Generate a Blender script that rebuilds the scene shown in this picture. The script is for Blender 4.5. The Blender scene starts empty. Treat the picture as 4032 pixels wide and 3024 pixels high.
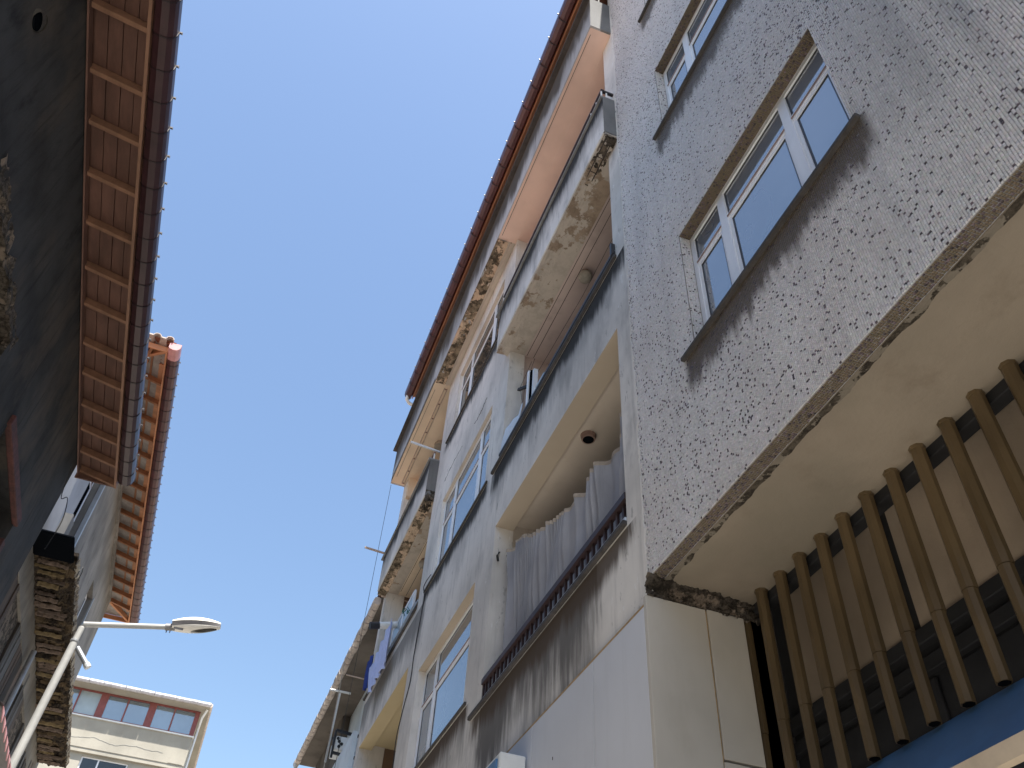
import bpy, math, random
import numpy as np
from mathutils import Matrix, Vector, noise
random.seed(7); rng = np.random.default_rng(7)
scene = bpy.context.scene
R = math.radians

# ------------------------------------------------------------ camera, world, sun, exposure
EYE = 1.6                                   # eye height; scene heights below are given above the eye
cam_d = bpy.data.cameras.new('camera'); cam = bpy.data.objects.new('camera', cam_d)
scene.collection.objects.link(cam); scene.camera = cam
cam_d.sensor_fit = 'HORIZONTAL'; cam_d.sensor_width = 36.0
cam_d.lens = 36.0 * 3375.0 / 4032.0
cam_d.clip_start = 0.05; cam_d.clip_end = 2000
rows = ((-0.34765407, -0.65719398, -0.6687546), (-0.93604789, 0.28458993, 0.206937), (0.05432307, 0.69792882, -0.71410389))
M = Matrix(rows).to_4x4(); M.translation = Vector((0, 0, EYE)); cam.matrix_world = M

SUN_EL, SUN_AZ = 69.0, -9.0                 # the sun stands behind the camera (-x), slightly to the right (-y)
sdir = Vector((-math.cos(R(SUN_EL)) * math.cos(R(SUN_AZ)), math.cos(R(SUN_EL)) * math.sin(R(SUN_AZ)), math.sin(R(SUN_EL))))
world = bpy.data.worlds.new('World'); scene.world = world; world.use_nodes = True
wn = world.node_tree.nodes; wl = world.node_tree.links
sky = wn.new('ShaderNodeTexSky'); sky.sky_type = 'NISHITA'; sky.sun_disc = False
sky.sun_elevation = R(SUN_EL); sky.sun_rotation = math.atan2(sdir.x, sdir.y)
sky.air_density = 1.4; sky.dust_density = 1.3; sky.ozone_density = 3.0; sky.altitude = 0
bg = wn['Background']; bg.inputs['Strength'].default_value = 0.091
wl.new(sky.outputs[0], bg.inputs['Color'])
sun_d = bpy.data.lights.new('sun', 'SUN'); sun_d.energy = 5.0; sun_d.angle = R(0.5); sun_d.color = (1.0, 0.95, 0.87)
sun = bpy.data.objects.new('sun', sun_d); scene.collection.objects.link(sun)
sun.rotation_euler = (-sdir).to_track_quat('-Z', 'Y').to_euler(); sun.location = (0, 0, 40)
vs = scene.view_settings
vs.view_transform = 'Standard'; vs.look = 'None'; vs.gamma = 1.0; vs.use_curve_mapping = False; vs.exposure = 1.34
scene.cycles.max_bounces = 8; scene.cycles.diffuse_bounces = 5

# ------------------------------------------------------------ materials
def lin(r, g, b): return tuple(((c / 255) / 12.92 if c / 255 <= 0.04045 else ((c / 255 + 0.055) / 1.055) ** 2.4) for c in (r, g, b))
class NT:
    def __init__(s, name):
        s.m = bpy.data.materials.new(name); s.m.use_nodes = True; s.t = s.m.node_tree
        s.b = s.t.nodes['Principled BSDF']; s._pos = None
    def n(s, typ, **kw):
        o = s.t.nodes.new(typ)
        for k, v in kw.items(): setattr(o, k, v)
        return o
    def l(s, a, b): s.t.links.new(a, b)
    def pos(s):
        if s._pos is None: s._pos = s.n('ShaderNodeNewGeometry').outputs['Position']
        return s._pos
    def noise(s, scale, stretch=(1, 1, 1), detail=4, rough=.6, off=(0, 0, 0)):
        mp = s.n('ShaderNodeMapping'); s.l(s.pos(), mp.inputs['Vector'])
        mp.inputs['Scale'].default_value = stretch; mp.inputs['Location'].default_value = off
        t = s.n('ShaderNodeTexNoise'); t.inputs['Scale'].default_value = scale
        t.inputs['Detail'].default_value = detail; t.inputs['Roughness'].default_value = rough
        s.l(mp.outputs[0], t.inputs['Vector']); return t.outputs['Fac']
    def math(s, op, a, b=None, c=None, clamp=False):
        o = s.n('ShaderNodeMath', operation=op, use_clamp=clamp)
        for i, v in enumerate((a, b, c)):
            if v is None: continue
            if isinstance(v, (int, float)): o.inputs[i].default_value = v
            else: s.l(v, o.inputs[i])
        return o.outputs[0]
    def mr(s, v, a, b, c=0.0, d=1.0, smooth=True):
        o = s.n('ShaderNodeMapRange'); o.interpolation_type = 'SMOOTHSTEP' if smooth else 'LINEAR'
        s.l(v, o.inputs[0])
        for i, x in enumerate((a, b, c, d)): o.inputs[i + 1].default_value = x
        return o.outputs[0]
    def mix(s, fac, a, b):
        o = s.n('ShaderNodeMix', data_type='RGBA')
        if isinstance(fac, (int, float)): o.inputs[0].default_value = fac
        else: s.l(fac, o.inputs[0])
        for i, v in ((6, a), (7, b)):
            if isinstance(v, tuple): o.inputs[i].default_value = (*v, 1)
            else: s.l(v, o.inputs[i])
        return o.outputs[2]
    def mul(s, col, fac):
        o = s.n('ShaderNodeMix', data_type='RGBA', blend_type='MULTIPLY'); o.inputs[0].default_value = 1
        s.l(col, o.inputs[6]); s.l(fac, o.inputs[7]); return o.outputs[2]
    def xyz(s):
        o = s.n('ShaderNodeSeparateXYZ'); s.l(s.pos(), o.inputs[0]); return o.outputs
    def done(s, col, rough=.85, bump=None, bs=.3, bd=.01, spec=None, metal=0.0):
        if isinstance(col, tuple): s.b.inputs['Base Color'].default_value = (*col, 1)
        else: s.l(col, s.b.inputs['Base Color'])
        s.b.inputs['Roughness'].default_value = rough; s.b.inputs['Metallic'].default_value = metal
        if spec is not None: s.b.inputs['Specular IOR Level'].default_value = spec
        if bump is not None:
            b = s.n('ShaderNodeBump'); b.inputs['Strength'].default_value = bs; b.inputs['Distance'].default_value = bd
            s.l(bump, b.inputs['Height']); s.l(b.outputs[0], s.b.inputs['Normal'])
        return s.m

def plain(name, col, rough=.6, var=.12, scale=9, metal=0.0, stretch=(1, 1, 1), bs=.15, spec=None):
    t = NT(name); n = t.noise(scale, stretch, 5, .65); n2 = t.noise(scale * .17, (1, 1, 1), 3, .5)
    f = t.mr(t.math('ADD', t.math('MULTIPLY', n, .6), t.math('MULTIPLY', n2, .4)), .3, .7, 0, 1)
    c = t.mix(f, tuple(v * (1 - var) for v in col), tuple(min(1, v * (1 + var)) for v in col))
    return t.done(c, rough, n, bs, .004, spec, metal)

def plaster(name, base, dark, blotch=.35, bands=(), streak=.25, speck=0.0, bump=.25, rough=.9, warm=None):
    """bands: (z_top, height, strength, colour, x0, x1, seed) -> run-off dirt hanging down from a ledge at z_top"""
    t = NT(name)
    big = t.noise(.9, (1, 1, 1), 4, .55); mid = t.noise(3.5, (1, 1, .45), 6, .65); fine = t.noise(38, (1, 1, .7), 4, .7)
    col = t.mix(t.mr(big, .32, .68), tuple(v * (1 - blotch * .5) for v in base), tuple(min(1, v * (1 + blotch * .18)) for v in base))
    col = t.mix(t.math('MULTIPLY', t.mr(mid, .5, .78), blotch), col, dark)
    if warm: col = t.mix(t.math('MULTIPLY', t.mr(t.noise(1.6, (1, 1, .6), 4, .6, (5, 3, 2)), .45, .7), .6), col, warm)
    if streak:
        st = t.noise(5, (2.2, 2.2, .16), 5, .65, (3, 1, 7))
        col = t.mix(t.math('MULTIPLY', t.mr(st, .5, .8), streak), col, dark)
    if speck:
        v = t.noise(7, (1.5, 1.5, .55), 7, .75, (11, 5, 2))
        col = t.mix(t.math('MULTIPLY', t.mr(v, .60, .64), speck), col, tuple(v_ * .55 for v_ in base))
        v2 = t.noise(6, (1.5, 1.5, .55), 7, .75, (1, 25, 8))
        col = t.mix(t.math('MULTIPLY', t.mr(v2, .62, .66), speck * .7), col, tuple(min(.85, v_ * 1.5) for v_ in base))
    z = t.xyz()[2]; x = t.xyz()[0]
    for i, (zt, h, s, c, x0, x1) in enumerate(sorted(bands, key=lambda q: -q[1])):
        zt += EYE
        g = t.mr(z, zt - h, zt, 0, 1, False)
        e = t.noise(6, (2.6, 2.6, .22), 6, .7, (i * 7.1, 2, i * 3.3)); e2 = t.noise(1.7, (1, 1, .3), 3, .6, (i * 3.1, 9, 0))
        m = t.math('ADD', g, t.math('MULTIPLY', t.math('SUBTRACT', e, .5), .85))
        m = t.math('ADD', m, t.math('MULTIPLY', t.math('SUBTRACT', e2, .5), 1.5))
        m = t.mr(m, .20, .72); m = t.math('MAXIMUM', m, t.math('MULTIPLY', t.mr(t.math('ADD', g, t.math('MULTIPLY', t.math('SUBTRACT', e, .5), .4)), .66, .92), .85))
        m = t.math('MULTIPLY', m, t.math('LESS_THAN', z, zt + .002))
        m = t.math('MULTIPLY', m, t.math('GREATER_THAN', z, zt - h * 1.6))
        m = t.math('MULTIPLY', m, t.mr(g, 0, .12))
        if x0 is not None:
            xe = t.math('ADD', x, t.math('MULTIPLY', t.math('SUBTRACT', e, .5), .5))
            m = t.math('MULTIPLY', m, t.math('MULTIPLY', t.mr(xe, x0 - .08, x0 + .08), t.mr(xe, x1 - .08, x1 + .08, 1, 0)))
        col = t.mix(t.math('MULTIPLY', m, s), col, c)
    h = t.math('ADD', t.math('MULTIPLY', fine, .5), mid)
    return t.done(col, rough, h, bump, .012, .25)

BLK = (.028, .025, .022); BRN = (.07, .047, .03); GRY = (.12, .115, .11)
MT = {}
MT['facade'] = plaster('facade_plaster', (.71, .675, .63), (.20, .19, .19), .45,
    bands=((3.35, 1.15, .97, (.13, .122, .115), 4.5, 7.0), (3.34, .34, .9, BRN, 3.95, 7.2), (6.19, .40, .98, BLK, 3.85, 7.25), (6.19, .75, .45, GRY, 3.85, 7.25),
           (3.57, .42, .95, BRN, 7.4, 10.1), (3.57, .8, .6, GRY, 7.4, 10.1), (6.23, .34, .97, BLK, 7.4, 10.1), (8.93, .34, .97, BLK, 7.5, 10.1), (6.1, .8, .75, GRY, 9.9, 13.6), (3.5, .3, .0, (.30, .29, .285), None, None)), streak=.35, speck=.75)
MT['parapet'] = plaster('parapet_plaster', (.67, .645, .61), (.17, .165, .165), .5, bands=((8.84, .42, .98, BLK, None, None), (8.84, .7, .5, GRY, None, None)), streak=.45, speck=.4)
MT['fascia'] = plaster('fascia_plaster', (.44, .44, .445), (.15, .15, .15), .5, bands=((11.5, .85, .97, (.07, .056, .043), None, None), (11.5, 1.1, .5, (.2, .195, .19), None, None)), streak=.6, speck=.2)
MT['cement'] = plaster('dark_cement', (.17, .17, .17), (.07, .07, .07), .6, streak=.3)
MT['ledge'] = plain('ledge_concrete', (.055, .05, .048), .9, .35, 14)
MT['ledge_light'] = plain('ledge_grey_concrete', (.2, .2, .2), .9, .3, 14)
MT['peach'] = plaster('peach_paint', (.76, .57, .48), (.60, .43, .35), .3, streak=0, bump=.06)
MT['cream'] = plaster('cream_paint', (.72, .59, .45), (.56, .46, .35), .3, streak=0, bump=.06)
MT['tan'] = plaster('tan_paint', (.43, .365, .29), (.4, .3, .2), .15, streak=0, bump=.06)
MT['yellow'] = plaster('yellow_paint', (.52, .43, .27), (.5, .38, .2), .15, streak=0, bump=.06)
MT['beige'] = plaster('beige_ceiling', (.56, .49, .42), (.40, .32, .26), .35, streak=0, bump=.08)
MT['pinkish'] = plaster('pinkish_ceiling', (.52, .42, .38), (.30, .24, .22), .5, streak=0, bump=.08)
MT['inner_wall'] = plaster('loggia_wall', (.50, .44, .42), (.3, .26, .25), .3, streak=.1, bump=.08)
MT['brown_wall'] = plaster('brown_back_wall', (.20, .13, .09), (.12, .08, .06), .3, streak=.1)
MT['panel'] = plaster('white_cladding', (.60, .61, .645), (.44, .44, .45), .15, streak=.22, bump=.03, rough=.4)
MT['panel_in'] = plaster('shade_toned_cladding', (.50, .465, .41), (.36, .32, .26), .3, streak=.15, bump=.04, rough=.5)  # same cladding, colour made darker and warmer for the shade on its return
MT['panel_edge'] = plain('plywood_edge', (.42, .28, .13), .8, .25, 20)
MT['pvc'] = plain('white_pvc', (.80, .81, .84), .35, .05, 5, bs=.03)
MT['pvc_line'] = plain('frame_gasket', (.03, .03, .035), .5, .1, 5)
MT['frame_recess'] = plain('frame_channel', (.26, .17, .14), .7, .2, 8)
def peel(name, paint, bare, dark, thr=.5, sc=3.2, bump=.9, stretch=(1, 1, 1)):
    t = NT(name); a = t.noise(sc, stretch, 8, .68); b = t.noise(sc * 2.6, stretch, 7, .7, (3, 8, 1)); c = t.noise(sc * .5, stretch, 3, .5, (9, 2, 4)); f = t.noise(45, (1, 1, 1), 4, .7)
    k = t.math('ADD', t.math('MULTIPLY', a, .7), t.math('MULTIPLY', c, .3)); on = t.mr(k, thr - .012, thr + .012)
    bc = t.mix(t.mr(b, .38, .62), dark, bare); pc = t.mix(t.mr(b, .4, .7), paint, tuple(v * .8 for v in paint))
    col = t.mix(on, pc, bc); h = t.math('ADD', t.math('MULTIPLY', on, -1.2), t.math('ADD', t.math('MULTIPLY', b, t.math('MULTIPLY', on, 1.6)), t.math('MULTIPLY', f, .2)))
    return t.done(col, .92, h, bump, .02, .2)
MT['crumble'] = peel('crumbling_soffit', (.60, .46, .34), (.30, .24, .17), (.07, .055, .04), .485, 3.4)
MT['old_beam'] = peel('weathered_beam', (.50, .44, .38), (.36, .28, .21), (.25, .19, .14), .53, 2.4, .5)
MT['rubble'] = peel('rubble', (.20, .16, .125), (.12, .10, .08), (.03, .025, .02), .47, 6)
MT['mortar'] = peel('mortar', (.22, .19, .15), (.12, .10, .075), (.045, .036, .028), .5, 8)
MT['slab'] = peel('rotten_slab', (.105, .074, .043), (.055, .04, .026), (.014, .010, .008), .47, 3.5)
MT['slabedge'] = peel('broken_edge', (.40, .34, .25), (.26, .21, .15), (.07, .05, .035), .5, 7)
MT['soffit'] = plaster('mosaic_soffit', (.31, .26, .20), (.17, .13, .09), .45, streak=0, speck=.0, bump=.35, warm=(.24, .21, .16))
MT['louvre'] = plain('bronze_paint', (.105, .072, .036), .38, .3, 6, stretch=(1, 1, .3))
MT['header'] = plain('dark_timber', (.022, .022, .024), .8, .3, 8)
MT['backboard'] = plaster('back_board', (.46, .37, .28), (.22, .17, .12), .7, streak=.3, bump=.4)
MT['gutter'] = plain('maroon_gutter', (.075, .022, .022), .38, .3, 5, bs=.05)
MT['gutter_dark'] = plain('dark_maroon_gutter', (.042, .017, .019), .36, .3, 5, bs=.05)
MT['gutter_pink'] = plain('faded_gutter', (.55, .27, .27), .5, .2, 6)
MT['strap'] = plain('gutter_strap', (.02, .010, .012), .5, .2, 9)
MT['nub'] = plain('strap_clip', (.07, .05, .05), .5, .3, 30)
MT['plank_r'] = plain('red_pine', (.27, .105, .05), .65, .3, 9, stretch=(.3, 1, 1))
MT['plank'] = plain('shade_toned_pine', (.125, .062, .044), .65, .3, 9, stretch=(.3, 1, 1))  # pine muted and darkened in colour for the near eave's deep shade
MT['plank2'] = plain('shade_toned_pine_edge', (.23, .12, .072), .65, .25, 9, stretch=(.3, 1, 1))  # same shade-darkened pine, slightly paler, for rafters and fascia
MT['orange'] = plain('stained_pine', (.31, .13, .058), .6, .28, 9, stretch=(.3, 1, 1))
MT['orange2'] = plain('sun_toned_pine', (.47, .21, .10), .6, .25, 9, stretch=(1, .3, 1))  # paler pine colour stands in for sunlight on the hip-roof eave
MT['fibre'] = plain('fibre_cement', (.34, .30, .27), .9, .3, 6)
MT['grooves'] = plain('crack_dark', (.05, .04, .035), .9, .2, 9)
MT['steel'] = plain('galvanised_steel', (.36, .37, .38), .45, .15, 7, metal=.4)
MT['pole_paint'] = plain('pole_paint', (.40, .40, .385), .45, .1, 7)
MT['white_paint'] = plain('white_paint', (.72, .73, .72), .5, .08, 7)
MT['lamp_white'] = plain('lamp_housing', (.80, .77, .70), .4, .06, 7)
MT['lamp_grey'] = plain('lamp_grey_plastic', (.22, .21, .21), .5, .15, 7)
MT['lamp_glass'] = plain('lamp_lens', (.06, .055, .045), .15, .2, 9)
MT['black'] = plain('black_metal', (.012, .012, .014), .5, .2, 9)
MT['rail'] = plain('dark_red_iron', (.035, .018, .018), .5, .3, 12)
MT['cable'] = plain('cable', (.03, .03, .03), .6, .1, 9)
MT['rope'] = plain('rope', (.42, .38, .32), .9, .2, 30)
MT['wood_grey'] = plain('grey_wood', (.42, .33, .27), .8, .3, 20)
MT['globe'] = plain('dusty_globe', (.33, .30, .25), .6, .25, 20)
MT['blue'] = plain('blue_awning', (.075, .18, .34), .45, .18, 3)
MT['beige_pipe'] = plain('beige_valance', (.55, .45, .33), .6, .15, 9)
MT['tile_end'] = plain('pale_tile', (.50, .43, .38), .8, .25, 9)
MT['tile_red'] = plain('terracotta', (.30, .12, .07), .8, .3, 9)
MT['tile_grey'] = plain('grey_gutter_tile', (.50, .49, .52), .6, .2, 9)
MT['farwall'] = plaster('far_plaster', (.37, .345, .29), (.26, .23, .19), .3, streak=.15, speck=.1)
MT['farred'] = plain('red_frame', (.22, .065, .06), .6, .2, 9)
MT['cwall'] = plaster('pale_blue_plaster', (.66, .74, .80), (.3, .33, .35), .4, streak=.35)
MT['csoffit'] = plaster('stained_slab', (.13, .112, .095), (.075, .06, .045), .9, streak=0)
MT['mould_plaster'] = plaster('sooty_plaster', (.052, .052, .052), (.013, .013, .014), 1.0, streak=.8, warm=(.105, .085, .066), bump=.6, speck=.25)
MT['b2wall'] = plaster('grey_render', (.25, .232, .205), (.085, .078, .07), .7, streak=.7, bump=.5)
MT['whitewall'] = plaster('pale_render', (.42, .42, .43), (.3, .3, .3), .3, streak=.2)
MT['redwood'] = plain('peeling_red_paint', (.085, .028, .022), .8, .5, 14)
MT['ledge_b'] = plain('yellowed_board', (.15, .108, .052), .9, .4, 14)
for i, c in enumerate(((.085, .06, .045), (.05, .042, .036), (.14, .10, .075), (.10, .095, .09))): MT['oldboard%d' % i] = plain('old_board', c, .9, .5, 8, stretch=(2, 2, .25), bs=.5)
MT['void'] = plain('painted_dark', (.005, .006, .008), 1.0, .1, 3, spec=0.0)  # near-black colour painted in for the darkness of rooms and hollows
MT['sheet'] = plain('pale_blue_cloth', (.50, .56, .82), .9, .08, 20)
MT['navy'] = plain('navy_cloth', (.02, .045, .22), .9, .2, 20)
MT['whitecloth'] = plain('white_cloth', (.62, .68, .76), .9, .08, 20)
MT['curtain'] = plaster('grey_curtain', (.38, .37, .38), (.22, .22, .23), .5, streak=.6, bump=.35)
MT['curtain_top'] = plain('curtain_tape', (.42, .34, .26), .9, .25, 25)
MT['green'] = plain('green_string', (.02, .13, .10), .8, .3, 25)
MT['asphalt'] = plain('pale_street_concrete', (.45, .43, .40), .95, .2, 15)
MT['paving'] = plain('paving', (.42, .40, .37), .9, .2, 5)
MT['ground'] = plain('dry_ground', (.24, .21, .17), .95, .2, .6)
MT['roofing'] = plain('roof_tiles', (.25, .10, .06), .8, .3, 4)

def glass(name, col, ior=2.0, rough=.03):
    t = NT(name); n = t.noise(.8, (1, 1, 1), 3, .5)
    c = t.mix(t.mr(n, .35, .65), tuple(v * .8 for v in col), tuple(v * 1.1 for v in col))
    m = t.done(c, rough, t.noise(2.2, (1, 1, 1), 1, .4), .03, .01); t.b.inputs['IOR'].default_value = ior
    return m
MT['glass'] = glass('window_glass', (.17, .205, .25), 3.8)
MT['glass_dim'] = glass('window_glass_dim', (.03, .035, .04), 1.6)
MT['glass_far'] = glass('far_glass', (.12, .17, .22), 2.8)
MT['frost'] = glass('frosted_glass', (.35, .42, .46), 1.5, .3)

def tilemat(name, base, gloss, light):
    t = NT(name); a = t.n('ShaderNodeAttribute', attribute_name='tint')
    big = t.noise(.9, (1.2, 1.2, .35), 5, .6); st = t.noise(2.4, (2.4, 2.4, .14), 5, .6, (2, 2, 2))
    col = t.mix(t.mr(big, .35, .7), base, tuple(v * (.88 if light else .8) for v in base))
    if light:
        col = t.mix(t.math('MULTIPLY', t.mr(st, .52, .72), .18), col, (.25, .27, .31))
        x, y, z = t.xyz(); sk = t.noise(1.5, (4, 4, .09), 5, .62, (8, 2, 2)); rg = t.math('MULTIPLY', t.mr(x, 1.7, .75), t.mr(z, 4.9, 5.5))
        col = t.mix(t.math('MULTIPLY', t.math('MULTIPLY', t.mr(sk, .40, .62), rg), .3), col, (.14, .15, .17))
        warm = t.noise(.55, (1, 1, 1), 3, .5, (4, 4, 4)); col = t.mix(t.math('MULTIPLY', t.mr(warm, .45, .65), .4), col, (.50, .45, .42))
        x, y, z = t.xyz()
        for zt, h, x0, x1, s in ((4.02, .44, 1.33, 3.13, .95), (6.84, .44, 1.3, 3.13, .92), (9.4, .4, 1.3, 3.13, .92)):
            zt += EYE; g = t.mr(z, zt - h, zt, 0, 1, False); e = t.noise(7, (2.4, 2.4, .3), 5, .7, (zt, 0, 0)); e2 = t.noise(2.2, (1, 1, .5), 3, .6, (zt, 1, 0))
            m = t.mr(t.math('ADD', t.math('ADD', g, t.math('MULTIPLY', t.math('SUBTRACT', e, .5), 1.0)), t.math('MULTIPLY', t.math('SUBTRACT', e2, .5), .8)), .15, .6)
            m = t.math('MULTIPLY', t.math('MULTIPLY', m, t.math('LESS_THAN', z, zt)), t.math('MULTIPLY', t.mr(g, 0, .15), t.math('MULTIPLY', t.mr(x, x0 - .04, x0 + .04), t.mr(x, x1 - .04, x1 + .04, 1, 0))))
            col = t.mix(t.math('MULTIPLY', m, s), col, (.085, .062, .038))
    col = t.mul(col, a.outputs['Color'])
    return t.done(col, gloss, t.noise(60, (1, 1, 1), 2, .5), .15, .002, .5)
MT['mosaic_light'] = tilemat('pale_mosaic_tile', (.68, .665, .67), .42, True)
MT['mosaic_dark'] = tilemat('dark_mosaic_tile', (.10, .082, .088), .35, False)
MT['mosaic_brown'] = tilemat('brown_reveal_tile', (.16, .125, .085), .5, False)  # darker brown tiles on the window heads and bottom edge
MT['grout'] = plain('grout', (.33, .33, .34), .9, .2, 9)
MT['grout_brown'] = plain('brown_grout', (.15, .12, .08), .9, .3, 9)  # darker brown grout inside the window openings

# ------------------------------------------------------------ mesh helpers
COL = scene.collection
class MB:
    def __init__(s): s.v = []; s.f = []; s.mi = []; s.mats = []
    def mat(s, m):
        if m not in s.mats: s.mats.append(m)
        return s.mats.index(m)
    def add(s, vs_, fs, m=None):
        o = len(s.v); s.v += [tuple(p) for p in vs_]; i = s.mat(m) if m else 0
        for f in fs: s.f.append(tuple(o + k for k in f)); s.mi.append(i)
        return s
    def box(s, x0, x1, y0, y1, z0, z1, m=None):
        x0, x1 = sorted((x0, x1)); y0, y1 = sorted((y0, y1)); z0, z1 = sorted((z0, z1))
        v = [(x0, y0, z0), (x1, y0, z0), (x1, y1, z0), (x0, y1, z0), (x0, y0, z1), (x1, y0, z1), (x1, y1, z1), (x0, y1, z1)]
        return s.add(v, [(0, 3, 2, 1), (4, 5, 6, 7), (0, 1, 5, 4), (1, 2, 6, 5), (2, 3, 7, 6), (3, 0, 4, 7)], m)
    def bar(s, a, b, w, h, m=None, up=(0, 0, 1)):
        a = Vector(a); b = Vector(b); d = (b - a).normalized(); u = Vector(up)
        sx = d.cross(u).normalized(); u = sx.cross(d).normalized()
        v = []
        for p in (a, b):
            for i, j in ((-1, -1), (1, -1), (1, 1), (-1, 1)): v.append(p + sx * (i * w / 2) + u * (j * h / 2))
        return s.add(v, [(3, 2, 1, 0), (4, 5, 6, 7), (0, 1, 5, 4), (1, 2, 6, 5), (2, 3, 7, 6), (3, 0, 4, 7)], m)
    def tube(s, pts, r, n=8, m=None, cap=True):
        pts = [Vector(p) for p in pts]; rr = r if isinstance(r, (list, tuple)) else [r] * len(pts); v = []; fs = []
        for i, p in enumerate(pts):
            d = ((pts[i + 1] - p) if i == 0 else (p - pts[i - 1]) if i == len(pts) - 1 else (pts[i + 1] - pts[i - 1])).normalized()
            u = Vector((0, 0, 1)) if abs(d.z) < .9 else Vector((1, 0, 0)); a = d.cross(u).normalized(); b = a.cross(d)
            for k in range(n):
                t = 2 * math.pi * k / n; v.append(p + (a * math.cos(t) + b * math.sin(t)) * rr[i])
        for i in range(len(pts) - 1):
            for k in range(n): fs.append((i * n + k, i * n + (k + 1) % n, (i + 1) * n + (k + 1) % n, (i + 1) * n + k))
        if cap: fs.append(tuple(range(n - 1, -1, -1))); fs.append(tuple((len(pts) - 1) * n + k for k in range(n)))
        return s.add(v, fs, m)
    def ext(s, prof, x0, x1, m=None, axis='x'):
        """extrude a closed (y,z) profile along x"""
        n = len(prof); mk = (lambda x, p: (x, p[0], p[1])) if axis == 'x' else (lambda x, p: (p[0], x, p[1])) if axis == 'y' else (lambda x, p: (p[0], p[1], x))
        v = [mk(x0, p) for p in prof] + [mk(x1, p) for p in prof]
        fs = [tuple(range(n)), tuple(range(2 * n - 1, n - 1, -1))] + [(k, n + k, n + (k + 1) % n, (k + 1) % n) for k in range(n)]
        return s.add(v, fs, m)
    def grid(s, fn, nu, nv, m=None):
        v = [fn(i / nu, j / nv) for j in range(nv + 1) for i in range(nu + 1)]
        fs = [(j * (nu + 1) + i, j * (nu + 1) + i + 1, (j + 1) * (nu + 1) + i + 1, (j + 1) * (nu + 1) + i) for j in range(nv) for i in range(nu)]
        return s.add(v, fs, m)
    def build(s, name, parent=None, m=None, smooth=False, bevel=0.0, root=False, fix=True):
        """vertices are in scene space (z above the eye); a child is stored relative to its thing"""
        org = Vector((0, 0, 0)); p = parent
        while p is not None: org += Vector(p.location); p = p.parent
        if root:
            a = np.array(s.v); org = Vector(((a[:, 0].min() + a[:, 0].max()) / 2, (a[:, 1].min() + a[:, 1].max()) / 2, a[:, 2].min() + EYE))
        me = bpy.data.meshes.new(name)
        me.from_pydata([(x - org.x, y - org.y, z + EYE - org.z) for x, y, z in s.v], [], s.f)
        for mm in (s.mats or [m]): me.materials.append(MT[mm])
        if s.mats:
            me.polygons.foreach_set('material_index', s.mi)
        if fix:
            import bmesh
            b = bmesh.new(); b.from_mesh(me); bmesh.ops.recalc_face_normals(b, faces=b.faces[:])
            if bevel: bmesh.ops.bevel(b, geom=b.edges[:], offset=bevel, segments=1, affect='EDGES', clamp_overlap=True)
            b.to_mesh(me); b.free()
        if smooth: me.polygons.foreach_set('use_smooth', [True] * len(me.polygons))
        me.update()
        o = bpy.data.objects.new(name, me); COL.objects.link(o)
        if root: o.location = org
        if parent is not None: o.parent = parent
        return o
def tag(o, label, cat, group=None):
    o['label'] = label; o['category'] = cat
    if group: o['group'] = group
    return o
def struct(o): o['kind'] = 'structure'; return o
def stuff(o): o['kind'] = 'stuff'; return o
def thing(name, label, cat, loc, group=None, rotz=0.0):
    o = bpy.data.objects.new(name, None); COL.objects.link(o); o.location = (loc[0], loc[1], loc[2] + EYE); o.rotation_euler.z = rotz
    return tag(o, label, cat, group)
def dup(o, dx=0, dy=0, dz=0, parent=None):
    c = o.copy(); COL.objects.link(c); c.parent = parent if parent is not None else o.parent
    c.location = (o.location[0] + dx, o.location[1] + dy, o.location[2] + dz)
    for ch in [k for k in bpy.data.objects if k.parent == o]:
        g = ch.copy(); COL.objects.link(g); g.parent = c
    return c
def fbm(x, y, z, o=4): return noise.fractal(Vector((x, y, z)), .8, 2.1, o)

def wall_y(mb, x0, x1, z0, z1, y, opens, m, back=.22, sgn=-1, rev=None):
    """street wall in the plane y with openings (x0,x1,z0,z1,reveal_material, head_material, depth); sgn -1: body lies towards -y"""
    xs = sorted({x0, x1, *[o[0] for o in opens], *[o[1] for o in opens]}); zs = sorted({z0, z1, *[o[2] for o in opens], *[o[3] for o in opens]})
    for i in range(len(xs) - 1):
        for j in range(len(zs) - 1):
            cx = (xs[i] + xs[i + 1]) / 2; cz = (zs[j] + zs[j + 1]) / 2
            if any(o[0] < cx < o[1] and o[2] < cz < o[3] for o in opens): continue
            a, b, c, d = xs[i], xs[i + 1], zs[j], zs[j + 1]
            for yy in (y, y + sgn * back): mb.add([(a, yy, c), (b, yy, c), (b, yy, d), (a, yy, d)], [(0, 1, 2, 3)], m)
    y2 = y + sgn * back
    for a, b, c, d, mr_, mh in [(o[0], o[1], o[2], o[3], o[4], o[5]) for o in opens]:
        mb.add([(a, y, c), (a, y2, c), (a, y2, d), (a, y, d)], [(0, 1, 2, 3)], mr_); mb.add([(b, y, c), (b, y2, c), (b, y2, d), (b, y, d)], [(0, 1, 2, 3)], mr_)
        mb.add([(a, y, c), (b, y, c), (b, y2, c), (a, y2, c)], [(0, 1, 2, 3)], mr_); mb.add([(a, y, d), (b, y, d), (b, y2, d), (a, y2, d)], [(0, 1, 2, 3)], mh)
    mb.add([(x0, y, z0), (x0, y2, z0), (x0, y2, z1), (x0, y, z1)], [(0, 1, 2, 3)], m); mb.add([(x1, y, z0), (x1, y2, z0), (x1, y2, z1), (x1, y, z1)], [(0, 1, 2, 3)], m)
    mb.add([(x0, y, z1), (x1, y, z1), (x1, y2, z1), (x0, y2, z1)], [(0, 1, 2, 3)], m); mb.add([(x0, y, z0), (x1, y, z0), (x1, y2, z0), (x0, y2, z0)], [(0, 1, 2, 3)], m)

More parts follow.
